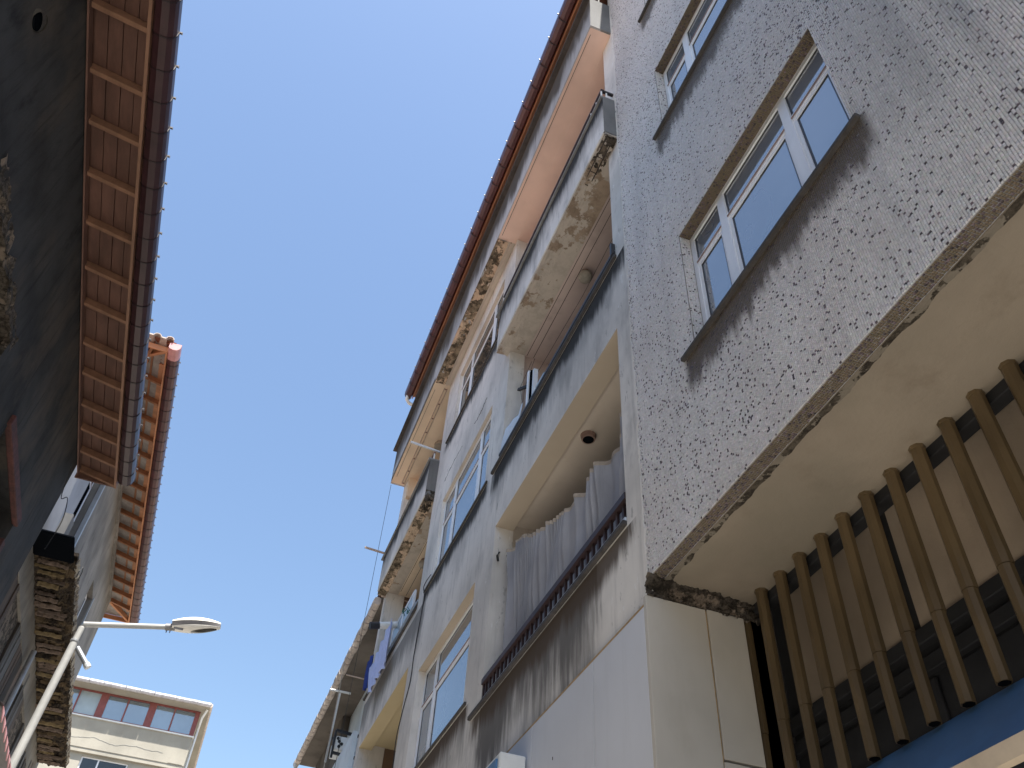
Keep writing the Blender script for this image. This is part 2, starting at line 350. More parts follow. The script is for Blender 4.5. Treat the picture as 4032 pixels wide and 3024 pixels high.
def rough_under(mb, x0, x1, y0, y1, z, th, amp, nu, nv, m, seed=0, edge=.0, yfix=None):
    """slab piece with a broken, uneven underside"""
    def f(u, v):
        x = x0 + (x1 - x0) * u; y = y0 + (y1 - y0) * v
        n = fbm(x * 3 + seed, y * 9, seed) * amp + fbm(x * 14, y * 25, seed + 5) * amp * .45
        if edge and v in (0.0, 1.0): y += (fbm(x * 6, seed, v) * edge) if (yfix is None or v != yfix) else 0
        return (x, y, z + max(-amp * 1.4, min(amp * 1.6, n)) * (1 if 0 < v < 1 else .45))
    mb.grid(f, nu, nv, m)
    mb.box(x0, x1, min(y0, y1) + .012, max(y0, y1) - .012, z + amp * 2.2, z + th, m)

GROUND = -1.6
# ------------------------------------------------------------ ground and street
struct(MB().box(-300, 400, -300, 300, GROUND - .3, GROUND - .12).build('ground', m='ground'))
struct(MB().box(-60, 70, -1.5, 1.9, GROUND - .13, GROUND - .1).build('road', m='asphalt'))
struct(MB().box(-60, 70, -2.95, -1.5, GROUND - .14, GROUND).build('pavement', m='paving', bevel=.01))
struct(MB().box(-60, 70, 1.9, 4.2, GROUND - .14, GROUND).build('pavement', m='paving', bevel=.01))

# ------------------------------------------------------------ windows
def window(parent, x0, x1, z0, z1, yf, lights, trans, side=1, fw=.045, fd=.05, frame='pvc', gm='glass', tilt=None, name='window', gap=.0, tm=.05):
    """frame plane at y=yf (front), facing side*y; lights: list of (xa,xb); trans: z of the transom middle or None"""
    yb = yf - side * fd
    F = MB(); F.box(x0, x1, yf, yb, z1 - fw, z1, frame); F.box(x0, x1, yf, yb, z0, z0 + fw, frame)
    F.box(x0, x0 + fw, yf - side * .001, yb, z0 + fw, z1 - fw, frame); F.box(x1 - fw, x1, yf - side * .001, yb, z0 + fw, z1 - fw, frame)
    for k in range(len(lights) - 1):
        a = lights[k][1]; b = lights[k + 1][0]; F.box(a, b, yf + side * .004, yb, z0 + fw, z1 - fw, frame)
    w = F.build(name, parent)
    for k, (a, b) in enumerate(lights):
        a = max(a, x0 + fw); b = min(b, x1 - fw); spans = [(z0 + fw, z1 - fw)]
        if trans:
            T = MB(); T.box(a, b, yf - side * .002, yb, trans - tm / 2, trans + tm / 2, frame)
            T.box(a, b, yf + side * .003, yf - side * .002, trans - .007, trans + .007, 'frame_recess'); T.build('transom', w)
            spans = [(z0 + fw, trans - tm / 2), (trans + tm / 2, z1 - fw)]
        for q, (c, d) in enumerate(spans):
            P = MB(); g = .014
            s = fw * .62 if (q == 0) else 0
            if s:
                S = MB(); yo = yf - side * .006
                S.box(a, b, yo, yb, d - s, d, frame); S.box(a, b, yo, yb, c, c + s, frame); S.box(a, a + s, yo - side * .001, yb, c + s, d - s, frame); S.box(b - s, b, yo - side * .001, yb, c + s, d - s, frame)
                S.build('sash', w)
            a2, b2, c2, d2 = a + s, b - s, c + s, d - s
            P.box(a2, b2, yf - side * .016, yf - side * .022, c2, d2, gm)
            e = .012
            for bx in ((a2, a2 + e, c2, d2), (b2 - e, b2, c2, d2), (a2 + e, b2 - e, d2 - e, d2), (a2 + e, b2 - e, c2, c2 + e)):
                P.box(bx[0], bx[1], yf - side * .012, yf - side * .016, bx[2], bx[3], 'pvc_line')
            P.build('pane', w)
    return w

# ============================================================ MOSAIC BUILDING
XS = 3.82; YW = -2.10
mos = thing('mosaic_building', 'grey building clad in small mosaic tiles with speckled dark pieces, overhanging the shopfront', 'building', (1.9, -2.6, GROUND))
OPX = (1.405, 3.01)
opm = [(OPX[0], OPX[1], 4.04, 5.21), (OPX[0], OPX[1], 6.86, 7.93), (OPX[0], OPX[1], 9.42, 10.6)]
W = MB(); wall_y(W, -6, XS, 2.82, 13.2, YW, [(*o, 'grout_brown', 'grout_brown') for o in opm], 'grout', back=.2)
W.box(-6, XS, -6, -2.42, 3.2, 13.1, 'grout')
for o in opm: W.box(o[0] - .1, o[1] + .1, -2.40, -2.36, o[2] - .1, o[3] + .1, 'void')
W.build('wall', mos)
# ---- tesserae: one small block each, written straight into arrays
P_ = .0131; T_ = .0113; H_ = .0042
def tiles(name, plane, cells, mats, dark_p, parent, jit=1.0, brown=False):
    """cells: (n,2) array of centres in the plane; plane: function mapping (a,b,h) arrays to xyz arrays"""
    n = len(cells); a = cells[:, 0]; b = cells[:, 1]
    ja = rng.normal(0, .00045 * jit, n); jb = rng.normal(0, .00045 * jit, n); rot = rng.normal(0, .03 * jit, n)
    hw = T_ / 2 * (1 + rng.normal(0, .03, n)); hz = T_ / 2 * (1 + rng.normal(0, .03, n)); hh = H_ * (1 + rng.normal(0, .22, n))
    ta = rng.normal(0, .045, n); tb = rng.normal(0, .045, n)
    V = np.zeros((n, 8, 3), np.float32)
    for k, (sa, sb) in enumerate(((-1, -1), (1, -1), (1, 1), (-1, 1))):
        for lay in (0, 1):
            sh = 1.0 if lay == 0 else .80
            da = sa * hw * sh; db = sb * hz * sh
            aa = a + ja + da - rot * db; bb = b + jb + db + rot * da
            h = np.full(n, .0002) if lay == 0 else hh + ta * da + tb * db
            V[:, k + 4 * lay, :] = np.stack(plane(aa, bb, h), 1)
    V[:, :, 2] += EYE
    q = np.array([[4, 5, 6, 7], [0, 1, 5, 4], [1, 2, 6, 5], [2, 3, 7, 6], [3, 0, 4, 7]], np.int32)
    F = (q[None] + (np.arange(n, dtype=np.int32) * 8)[:, None, None]).reshape(-1)
    org = np.array([parent.location[0], parent.location[1], parent.location[2]], np.float32)
    me = bpy.data.meshes.new(name); me.vertices.add(n * 8); me.vertices.foreach_set('co', (V.reshape(-1, 3) - org).reshape(-1))
    nf = n * 5; me.loops.add(nf * 4); me.loops.foreach_set('vertex_index', F); me.polygons.add(nf)
    me.polygons.foreach_set('loop_start', np.arange(0, nf * 4, 4, dtype=np.int32))
    for m_ in mats: me.materials.append(MT[m_])
    dk = (rng.random(n) < (dark_p if np.isscalar(dark_p) else dark_p)).astype(np.int32)
    me.polygons.foreach_set('material_index', np.repeat(dk, 5))
    at = me.attributes.new('tint', 'FLOAT_COLOR', 'FACE')
    tint = np.clip(rng.normal(1.0, .075, n), .7, 1.3)[:, None] * (1 + rng.normal(0, .02, (n, 3)))
    tint = np.where(dk[:, None] == 1, np.clip(rng.normal(1, .45, n), .35, 2.2)[:, None] * np.array([1.0, .88, .92]), tint)
    c4 = np.ones((nf, 4), np.float32); c4[:, :3] = np.repeat(tint, 5, 0); at.data.foreach_set('color', c4.reshape(-1))
    me.update(calc_edges=True); me.validate()
    o = bpy.data.objects.new(name, me); COL.objects.link(o); o.parent = parent; return stuff(o)
gx = np.arange(XS - P_ / 2 - .004, .0, -P_); gz = np.arange(2.82 + P_ / 2, 12.2, P_)
A, B = np.meshgrid(gx, gz); A = A.ravel(); B = B.ravel()
# paper-mounted sheets: slight offsets between sheets of 24 tiles
sa = np.floor(A / (P_ * 24)); sb = np.floor(B / (P_ * 24))
A2 = A; B2 = B + (np.sin(sa * 12.7 + sb * 3.1) * .0012)
keep = B < 3.48 + 2.33 * (A - .55) + 1.0
for o in opm: keep &= ~((A > o[0] - .004) & (A < o[1] + .004) & (B > o[2] - .004) & (B < o[3] + .004))
gone = rng.random(len(A)) < .0012
near_seam = (A > XS - .05) & (rng.random(len(A)) < .25); keep &= ~gone & ~near_seam
dens = .038 + .05 * np.clip(np.sin(A * 2.3 + 1) * np.cos(B * 1.7) , 0, 1)
cells = np.stack((A2, B2), 1)[keep]
tiles('mosaic_tiles', lambda a, b, h: (a, YW + h, b), cells, ('mosaic_light', 'mosaic_dark'), dens[keep] * 1.25, mos)
# tiles lining the window reveals and wrapped under the bottom edge
def strip(a0, a1, n2): 
    a = np.arange(a0 + P_ / 2, a1, P_); b = (np.arange(n2) + .5) * P_ + .003
    X, Y = np.meshgrid(a, b); return np.stack((X.ravel(), Y.ravel()), 1)
for (xa, xb, za, zb) in opm:
    tiles('reveal_tiles', lambda a, b, h: (a, YW - b, zb - h), strip(xa, xb, 6), ('mosaic_brown', 'mosaic_dark'), .3, mos)
    c = strip(za, zb, 6)
    tiles('reveal_tiles', lambda a, b, h: (xb - h, YW - b, a), c, ('mosaic_light', 'mosaic_dark'), .07, mos)
    tiles('reveal_tiles', lambda a, b, h: (xa + h, YW - b, a), c, ('mosaic_light', 'mosaic_dark'), .07, mos)
c = strip(.0, XS - .0, 6)
tiles('edge_tiles', lambda a, b, h: (a, YW - b, 2.82 - h), c, ('mosaic_brown', 'mosaic_dark'), .22, mos)
# windows and sills
LT = [(1.405, 1.815), (1.885, 2.56), (2.635, 3.01)]
for k, (o, tr) in enumerate(zip(opm, (4.885, 7.60, 10.2))):
    w = window(mos, o[0], o[1], o[2] - .0, o[3], -2.185, LT, tr)
    s = MB(); s.box(1.355, 3.145, YW - .085, -2.068, o[2] - .034, o[2] - .004); s.build('sill', mos, 'ledge', bevel=.004)
# soffit, ragged mortar line, dark header, back boards, louvre tubes
S = MB(); S.box(-6, XS + .03, -2.9, -2.186, 2.8155, 3.0, 'soffit'); S.build('soffit', mos)
S = MB(); rough_under(S, .0, XS, -2.186, -2.222, 2.8125, .004, .0035, 420, 5, 'mortar', 3, edge=.016, yfix=0.0); S.build('mortar_line', mos)
for (x, y, r, s_) in ((1.55, -2.30, .055, 1), (1.75, -2.33, .045, 5), (2.2, -2.28, .03, 8)):
    pass
S = MB(); S.box(-1, 3.9, -2.86, -2.785, 2.755, 2.819, 'header'); S.build('header', mos, bevel=.004)
S = MB(); S.box(-1, 3.9, -2.95, -2.93, GROUND, 2.83, 'header'); S.build('back_wall', mos)
bx = [3.72, 2.755, 1.70, .65, -.4]
for i in range(4): MB().box(bx[i + 1] + .035, bx[i] - .03, -2.929, -2.90, 2.13, 2.815, 'backboard').build('board', mos, bevel=.003)
S = MB(); S.box(-1, 3.86, -2.929, -2.875, 2.055, 2.125, 'header'); S.box(-1, 3.86, -2.929, -2.885, 1.93, 2.0, 'header'); S.build('rail', mos, bevel=.004)
S = MB(); S.box(-1, 3.86, -2.929, -2.885, 1.50, 1.56, 'header'); S.build('rail', mos, bevel=.004)
for i in range(9): MB().box(3.7 - i * .52, 3.26 - i * .52, -2.929, -2.905, 1.58, 1.91, 'header').build('dark_panel', mos, bevel=.006)
def hexprof(cx, cy, r, n=8): return [(cx + r * math.cos(2 * math.pi * (k + .5) / n), cy + r * .9 * math.sin(2 * math.pi * (k + .5) / n)) for k in range(n)]
cx0 = 3.84; first = None
for k in range(19):
    x = cx0 - k * .1965
    if x < .2: break
    if first is None:
        S = MB(); S.ext(hexprof(0 + x, -2.745, .037), 2.035, 2.819, 'louvre', 'z'); S.ext(hexprof(x, -2.742, .0335), 1.63, 2.032, 'louvre', 'z')
        S.ext(hexprof(x, -2.742, .027), 1.628, 1.6295, 'void', 'z')
        S.tube([(x, -2.745, 2.819), (x, -2.745, 2.800)], [.041, .038], 8, 'louvre'); first = S.build('louvre_tube', mos)
    else: dup(first, dx=x - cx0, dy=random.uniform(-.004, .004))
S = MB()
def f(u, v):
    z = 2.84 + 9.2 * v; w = .030 + .020 * fbm(z * 1.3, 2, 7) + .022 * fbm(z * 9, 5, 1) + (.05 if z > 8.95 else 0)
    x = XS + .012 - (w + .004) * u
    return (x, YW + .0042 + (.004 * math.sin(math.pi * u)) + .002 * fbm(z * 20, u * 4, 3) - (.003 if u == 1 else 0), z)
S.grid(f, 4, 900, 'facade'); S.build('seam_mortar', mos, smooth=True)
# broken concrete between the soffit and the cladding
S = MB()
def f(u, v):
    y = -2.07 - .74 * u; z = 2.685 + .14 * v
    n = fbm(y * 9, z * 14, 3) * .04 + fbm(y * 30, z * 34, 8) * .018
    return (3.795 + n - .02 * v, y, z)
S.grid(f, 90, 18, 'rubble'); S.box(3.83, 3.86, -2.85, -2.2, 2.65, 2.82, 'rubble'); S.build('broken_concrete', mos)

# shop awning
aw = thing('awning', 'blue sheet awning with a beige front edge below the bronze louvre tubes', 'awning', (1.6, -2.65, 1.3))
S = MB(); S.ext([(-2.79, 1.622), (-2.51, 1.302), (-2.50, 1.312), (-2.78, 1.634)], -1.2, 3.78, 'blue'); S.build('sheet', aw)
S = MB(); S.ext([(-2.515, 1.298), (-2.515, 1.245), (-2.50, 1.232), (-2.482, 1.245), (-2.482, 1.31), (-2.498, 1.318)], -1.2, 3.80, 'beige_pipe'); S.build('front_bar', aw)
for x in (3.6, 2.0, .4): MB().bar((x, -2.79, 1.30), (x, -2.51, 1.28), .03, .03, 'header').build('arm', aw)

# ============================================================ APARTMENT BUILDING
ap = thing('apartment_building', 'weathered pale plaster apartment building with peach loggia ceilings and stained parapets', 'building', (8.6, -2.6, GROUND))
AX = (4.04, 6.98); BX = (10.38, 13.22); WX = (7.55, 9.72); XE = 13.45
ops = [(AX[0], AX[1], 3.42, 5.31, 'facade', 'tan'), (AX[0], AX[1], 6.22, 8.03, 'facade', 'old_beam'), (AX[0], AX[1] + .1, 8.30, 10.595, 'facade', 'peach'),
       (BX[0], BX[1], 3.42, 5.34, 'facade', 'yellow'), (BX[0], BX[1], 6.22, 8.07, 'facade', 'old_beam'), (BX[0] + .02, BX[1], 8.30, 10.595, 'facade', 'cream'),
       (WX[0], WX[1], 3.60, 4.98, 'facade', 'tan'), (WX[0], WX[1], 6.27, 7.59, 'facade', 'beige'), (WX[0], WX[1] , 8.97, 10.22, 'facade', 'beige')]
W = MB(); wall_y(W, XS, XE, 2.6, 10.60, YW, ops, 'facade', back=.2); W.build('facade_wall', ap)
W = MB(); wall_y(W, XS, XE, GROUND, 2.598, YW - .03, [], 'cement', back=.2)
W.box(XS, XS + .02, -7, -2.3, GROUND, 13, 'cement'); W.box(XE - .2, XE, -7, -2.302, GROUND, 11.4, 'facade'); W.box(XS, XE, -7, -6.8, GROUND, 12.4, 'facade')
W.box(XS + .2, XE, -6.7, -2.0, 11.32, 11.45, 'cement')
W.build('side_wall', ap)
# loggia rooms
def loggia(x0, x1, z0, z1, ceil, wall, yb=-3.45, beam=None, zc=None, gm='glass_dim', name='loggia'):
    S = MB(); zc = zc or z1
    S.box(x0 - .1, x1 + .1, yb, -2.301, zc, zc + .1, ceil); S.box(x0 - .1, x1 + .1, yb, -2.301, z0 - .74, z0 - .64, wall)
    S.box(x0 - .12, x0 - .02, yb, -2.301, z0 - .64, zc, wall); S.box(x1 + .02, x1 + .12, yb, -2.301, z0 - .64, zc, wall); S.box(x0 - .1, x1 + .1, yb - .1, yb, z0 - .64, zc, wall)
    o = S.build(name, ap)
    # door and window in the back wall
    xm = x0 + (x1 - x0) * .45
    window(ap, x0 + .4, x0 + 1.4, z0 + .25, zc - .3, yb + .045, [(x0 + .4, x0 + .88), (x0 + .93, x0 + 1.4)], None, gm=gm)
    return o
loggia(*AX, 3.42, 5.31, 'beige', 'beige', zc=5.40); loggia(*AX, 6.22, 8.03, 'pinkish', 'pinkish', zc=8.034)
loggia(AX[0], AX[1] + .1, 9.0, 10.60, 'peach', 'peach', zc=10.603)
loggia(*BX, 3.42, 5.34, 'yellow', 'brown_wall', zc=5.42); loggia(*BX, 6.22, 8.07, 'cream', 'brown_wall', zc=8.074); loggia(*BX, 9.0, 10.6, 'cream', 'cream', zc=10.603)
# shallow cracks / grooves running along the ceilings
for (x0, x1, y, z) in ((4.2, 6.98, -2.33, 8.0335), (4.1, 6.98, -2.42, 8.0335), (4.1, 6.9, -2.305, 5.3985), (3.9, 7.1, -1.87, 10.605), (10.6, 13.2, -1.88, 10.6045), (10.4, 13.2, -2.44, 8.0735), (10.5, 13.1, -2.32, 8.0735)):
    MB().box(x0, x1, y, y + .006, z - .004, z, 'grooves').build('ceiling_crack', ap)

# protruding parapets on the second balcony row, and their weathered beam undersides
for (x0, x1, zb) in ((XS + .0, 7.08, 8.025), (10.36, 13.36, 8.06)):
    S = MB(); S.box(x0, x1, -1.95, -2.095, zb + .06, 8.835, 'parapet'); S.box(x0, x1 , -2.102, -2.298, 8.075, 8.30, 'parapet')
    if x0 < 5: S.box(x0 - .004, x0 + .02, -1.952, -2.10, zb + .055, 8.83, 'cement')
    else: S.box(x0 - .004, x0 + .02, -1.952, -2.12, zb + .055, 8.83, 'cement')
    S.build('parapet', ap)
    S = MB(); rough_under(S, x0, x1, -1.952, -2.11, zb, .075, .012 if x0 < 5 else .022, 150, 10, 'old_beam' if x0 < 5 else 'crumble', x0, edge=.010)
    if x0 > 5: pass
    S.build('beam_underside', ap)
    MB().box(x0 + .0, x1 + .12, -1.925, -2.14, 8.837, 8.872).build('ledge', ap, 'ledge_light', bevel=.004)
# corner damage with bare reinforcement on the near balcony end
S = MB()
def f(u, v):
    x = XS - .006 + .62 * u; y = -1.955 - .155 * v
    return (x, y, 8.045 + fbm(x * 12, y * 20, 4) * .03 + fbm(x * 34, y * 40, 9) * .016 - .03 * (1 - u))
S.grid(f, 60, 16, 'rubble'); S.box(XS, XS + .6, -1.97, -2.09, 8.07, 8.12, 'rubble'); S.build('broken_corner', ap)
S = MB()
for y in (-1.99, -2.06): S.tube([(XS + .02, y, 8.02), (XS + .25, y + .004, 8.012), (XS + .55, y, 8.03)], .006, 6)
for x in (XS + .05, XS + .24, XS + .42): S.tube([(x, -1.985, 8.05), (x + .01, -1.985, 8.008), (x + .015, -2.06, 8.006), (x, -2.07, 8.05)], .005, 6)
S.build('reinforcement', ap, 'grooves')
S = MB()
S.grid(lambda u, v: (10.352 + fbm(u * 3, v * 3, 2) * .03, -1.955 - .16 * u, 8.02 + .2 * v), 12, 10, 'rubble')
S.grid(lambda u, v: (10.35 + .35 * u, -1.955 - .15 * v, 8.055 + fbm(u * 5, v * 5, 12) * .045), 24, 12, 'rubble'); S.build('broken_corner', ap)
# flush parapet ledges
for (x0, x1, z) in ((4.04, 7.26, 3.345), (3.98, 7.25, 6.19), (10.40, 13.5, 6.19), (10.4, 13.5, 3.345)):
    S = MB(); S.box(x0, x1, -2.07, -2.32, z + .012, z + .05); S.build('ledge', ap, 'ledge', bevel=.005)
# window ledges
for z in (3.585, 6.235, 8.935): MB().box(7.44, 10.03, -2.078, -2.143, z + .004, z + .032).build('ledge', ap, 'ledge', bevel=.005)
# windows of the middle column
for k, (za, zb, tr) in enumerate(((3.62, 4.98, 4.52), (6.27, 7.59, 7.15), (8.97, 10.22, 9.85))):
    if k == 0: LI = [(WX[0], 7.62), (7.67, 9.12), (9.19, WX[1])]
    else: LI = [(WX[0], 8.02), (8.10, 9.12), (9.19, WX[1])]
    window(ap, WX[0], WX[1], za, zb, (-2.19, -2.145, -2.15)[k], LI, tr, gm='glass' if k < 2 else 'glass_dim')
# roof-level overhang: peach and crumbling soffits, fascia, cap, timber eave, gutter
FY = -1.82
S = MB(); S.box(XS, 7.17, -2.32, FY - .012, 10.606, 10.70, 'peach'); S.build('soffit', ap)
S = MB(); S.box(10.40, 13.42, -2.32, FY, 10.605, 10.70, 'cream'); S.build('soffit', ap)
S = MB(); rough_under(S, 7.17, 10.40, FY, -2.0, 10.585, .09, .028, 300, 16, 'crumble', 8); S.box(7.17, 10.40, -1.966, -2.32, 10.603, 10.70, 'beige'); S.box(7.17, 10.4, -2.03, -2.045, 10.57, 10.603, 'beige'); S.build('soffit', ap)
S = MB(); S.box(XS - .02, 13.47, FY - .14, FY, 10.607, 11.49, 'fascia'); S.box(XS - .024, XS + .02, FY - .3, FY - .002, 10.61, 11.49, 'cement'); S.box(13.33, 13.47, -3.4, FY - .141, 10.607, 11.49, 'fascia'); S.build('fascia', ap)
S = MB(); S.box(XS, 13.55, FY + .07, FY - .2, 11.492, 11.535); S.build('ledge', ap, 'ledge', bevel=.005)
S = MB(); S.box(13.12, 13.4, -2.12, -2.30, 10.15, 10.604, 'cream'); S.box(13.0, 13.42, -2.301, -2.6, 10.10, 10.604, 'peach'); S.build('pillar_head', ap)
S = MB(); S.box(13.22, 13.44, -2.301, -2.42, 5.5, 10.6, 'facade'); S.box(13.22, 13.44, -2.301, -2.5, 2.6, 5.5, 'facade'); S.build('corner_pillar', ap)
S = MB(); S.box(XS, 12.15, -1.745, -1.728, 11.735, 11.83, 'plank_r'); S.box(XS, 12.15, -1.95, -1.746, 11.79, 11.83, 'plank_r'); S.box(XS, 12.1, -1.97, -1.95, 11.53, 11.82, 'header'); S.build('eave_board', ap)
S = MB(); S.box(XS, 12.1, -1.742, -1.73, 11.70, 11.732, 'orange'); S.build('eave_batten', ap)
S = MB(); S.add([(XS, -1.66, 11.87), (12.15, -1.66, 11.87), (12.15, -6, 13.4), (XS, -6, 13.4)], [(0, 1, 2, 3)], 'roofing'); S.add([(XS, -1.66, 11.84), (12.15, -1.66, 11.84), (12.15, -6, 13.37), (XS, -6, 13.37)], [(0, 1, 2, 3)], 'roofing'); S.build('roof', ap)
GP = [(-1.722, 11.93), (-1.722, 11.79), (-1.695, 11.755), (-1.645, 11.755), (-1.60, 11.80), (-1.58, 11.85), (-1.58, 11.93)]
S = MB(); S.ext(GP, XS - .3, 12.22, 'gutter'); gut = S.build('gutter', ap)
def strap_mb(x, y0, y1, zb, zt, w=.012, up=1, nub=.02):
    s = MB(); e = .004; d = 1 if y1 > y0 else -1
    s.ext([(y0, zt), (y0 - d * e, zt - .09 * .9), (y0 + d * .025, zb - e), (y1 - d * .045, zb - e), (y1 + d * (e - .01), zb + .03), (y1 + d * e, zt + .01), (y1 - d * .002, zt + .01), (y1 - d * .014, zb + .034), (y1 - d * .047, zb + .001), (y0 + d * .027, zb + .001), (y0 + .0, zb + .04)], x - w / 2, x + w / 2, 'strap')
    s.box(x - .008, x + .008, y1 + d * .002, y1 + d * (.002 + nub), zt - .012, zt + .006, 'nub')
    return s
st = strap_mb(3.95, -1.722, -1.58, 11.755, 11.93, nub=.012).build('strap', ap)
for k in range(1, 25):
    if 3.95 + k * .342 < 12.15: dup(st, dx=k * .342)
S = MB(); S.tube([(12.16, -1.64, 11.80), (12.2, -1.64, 11.72), (12.22, -1.70, 11.66), (12.22, -1.80, 11.63), (12.22, -1.84, 11.60)], .034, 10, 'white_paint'); S.build('downpipe_elbow', ap, smooth=True)
# small third-floor balustrade seen above the near parapet end
S = MB()
for p in ((3.86, -1.96), (3.86, -2.02), (3.9, -2.12), (4.0, -1.965), (4.14, -1.965)): S.tube([(p[0], p[1], 8.872), (p[0], p[1], 9.05)], .011, 6, 'white_paint')
S.bar((3.84, -1.965, 9.065), (7.0, -1.965, 9.065), .035, .022, 'rail'); S.bar((3.86, -1.965, 9.065), (3.86, -2.15, 9.065), .03, .03, 'black')
for k in range(30): S.tube([(4.2 + k * .095, -1.99, 8.872), (4.2 + k * .095, -1.99, 9.055)], .008, 5, 'white_paint')
S.build('balustrade', ap)
S = MB()
for k in range(22): S.tube([(10.45 + k * .13, -2.02, 8.872), (10.45 + k * .13, -2.02, 9.05)], .012, 6, 'white_paint')
S.bar((10.42, -2.02, 9.06), (13.3, -2.02, 9.06), .035, .022, 'frame_recess'); S.build('balustrade', ap)
# loggia 1 railing
S = MB(); S.bar((AX[0], -2.115, 3.60), (AX[1], -2.115, 3.60), .05, .05, 'rail'); S.bar((AX[0], -2.12, 3.435), (AX[1], -2.12, 3.435), .03, .015, 'rail')
S.bar((AX[1] - .015, -2.12, 3.41), (AX[1] - .015, -2.12, 3.6), .03, .03, 'rail', up=(1, 0, 0)); rl = S.build('railing', ap)
bb = MB().box(4.10, 4.125, -2.13, -2.11, 3.44, 3.585, 'rail').build('baluster', rl)
for k in range(1, 29): dup(bb, dx=k * .1)
S = MB(); S.box(4.05, 6.9, -2.09, -2.13, 3.398, 3.425); S.build('sill_board', ap, 'whitecloth')
# loggia 2 railing: dark blue-grey bars just above the ledge
S = MB(); S.bar((3.99, -2.075, 6.275), (AX[1], -2.075, 6.275), .012, .03, 'black'); S.bar((3.99, -2.10, 6.32), (AX[1], -2.10, 6.32), .012, .012, 'steel')
S.box(4.0, 4.03, -2.06, -2.1, 6.25, 6.42, 'black'); S.build('railing', ap)
S = MB(); S.bar((BX[0], -2.06, 6.28), (BX[1], -2.06, 6.28), .012, .02, 'steel'); S.bar((BX[0], -2.10, 6.33), (BX[1] - 1.2, -2.10, 6.33), .02, .04, 'steel'); S.build('railing', ap)
# wall cracks
def crack(pts, r, par):
    s = MB(); q = []
    for i in range(len(pts) - 1):
        a = Vector(pts[i]); b = Vector(pts[i + 1]); n = 10
        for k in range(n): t = k / n; q.append(a.lerp(b, t) + Vector((0, 0, random.uniform(-.02, .02))))
    q.append(Vector(pts[-1])); s.tube(q, [r * random.uniform(.3, 1) for _ in q], 4); return s.build('crack', par, 'grooves')
crack([(7.85, -2.0995, 7.99), (8.1, -2.0995, 7.93), (8.36, -2.0995, 7.955)], .007, ap); crack([(8.92, -2.0995, 8.0), (9.4, -2.0995, 8.03), (9.78, -2.0995, 8.0)], .005, ap)
# cladding panels over the shop
pn = MB().box(XS + .001, 4.515, -2.062, -2.095, GROUND, 2.63, 'panel').build('cladding_panel', ap, bevel=.003)
MB().box(4.522, 5.55, -2.062, -2.095, GROUND, 2.63, 'panel').build('cladding_panel', ap, bevel=.003)
for k in range(8): MB().box(5.557 + k * 1.0, 6.55 + k * 1.0, -2.062, -2.095, GROUND, 2.63, 'panel').build('cladding_panel', ap, bevel=.003)
S = MB(); S.box(XS, 13.4, -2.066, -2.13, 2.631, 2.648); S.build('cladding_edge', ap, 'panel_edge')
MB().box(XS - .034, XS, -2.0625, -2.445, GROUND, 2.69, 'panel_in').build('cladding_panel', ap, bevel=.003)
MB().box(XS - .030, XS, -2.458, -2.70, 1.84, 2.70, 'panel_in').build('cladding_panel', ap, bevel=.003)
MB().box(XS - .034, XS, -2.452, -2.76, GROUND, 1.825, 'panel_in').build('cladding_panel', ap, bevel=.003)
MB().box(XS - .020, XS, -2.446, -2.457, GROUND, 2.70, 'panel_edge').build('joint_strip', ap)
MB().box(XS, XS + .3, -2.70, -2.9, GROUND, 2.72, 'header').build('shop_wall', ap)
# fine outlets (screw marks) on the panels
S = MB()
for x, z in ((4.75, 2.0), (5.15, 2.25), (5.02, 1.9), (4.2, 1.8)): S.box(x, x + .012, -2.0615, -2.0605, z, z + .02)
S.build('panel_mark', ap, 'grooves')

# shop sign box by the cladding
sb_ = thing('sign_box', 'white framed blue box sign fixed low on the white cladding', 'sign', (6.6, -1.95, 1.7))
S = MB(); S.box(5.62, 7.6, -1.86, -2.05, 1.7, 2.44, 'white_paint'); S.build('housing', sb_, bevel=.008)
MB().box(5.66, 7.56, -1.845, -1.859, 1.74, 2.40, 'blue').build('face', sb_)

# curtain hung in the lowest loggia
cu = thing('curtain', 'grey pleated curtain sagging from a wire across the lowest loggia', 'curtain', (5.5, -2.2, 3.45))
tp = [(4.04, 4.62), (4.25, 4.46), (4.5, 4.45), (4.7, 4.43), (5.0, 4.42), (5.44, 4.49), (5.9, 4.62), (6.3, 4.78), (6.6, 4.90), (6.78, 4.95)]
def top(x):
    for (a, b), (c, d) in zip(tp, tp[1:]):
        if a <= x <= c: return b + (d - b) * (x - a) / (c - a)
    return tp[-1][1]
def f(u, v):
    x = 4.03 + 2.76 * u; ph = u * 27 + 3.1 * math.sin(u * 7 + 1) + 1.2 * math.sin(u * 23)
    sag = (.5 + .5 * math.sin(u * 58 + 1.5 * math.sin(u * 9))) * .022
    z = 3.40 + (top(x) - sag - 3.40) * v
    amp = .044 + .022 * math.sin(u * 7 + 1)
    dx = .10 * (1 - v) * math.sin(u * 5) + .02 * math.sin(v * 5 + u * 8)
    return (x + dx * .4 - .05 * (1 - v) * (1 if u > .9 else 0), -2.235 + amp * math.sin(ph * 2 * math.pi / 1.0 * .9) * (.55 + .45 * v) + .012 * math.sin(v * 7 + u * 31), z)
S = MB(); S.grid(f, 420, 16, 'curtain'); S.build('cloth', cu, smooth=True, fix=False)
S = MB()
S.grid(lambda u, v: (lambda p: (p[0], p[1] + .003, p[2] - .035 + .04 * v))(f(u, 1.0)), 420, 2, 'curtain_top'); S.build('header_tape', cu, smooth=True, fix=False)
S = MB(); S.tube([(6.97, -2.24, 4.98), (6.85, -2.235, 4.955), (6.78, -2.235, 4.95)], .004, 5, 'cable'); S.tube([(6.97, -2.16, 5.0), (6.93, -2.13, 4.93), (6.95, -2.15, 4.88)], .012, 5, 'black'); S.build('wire', cu)

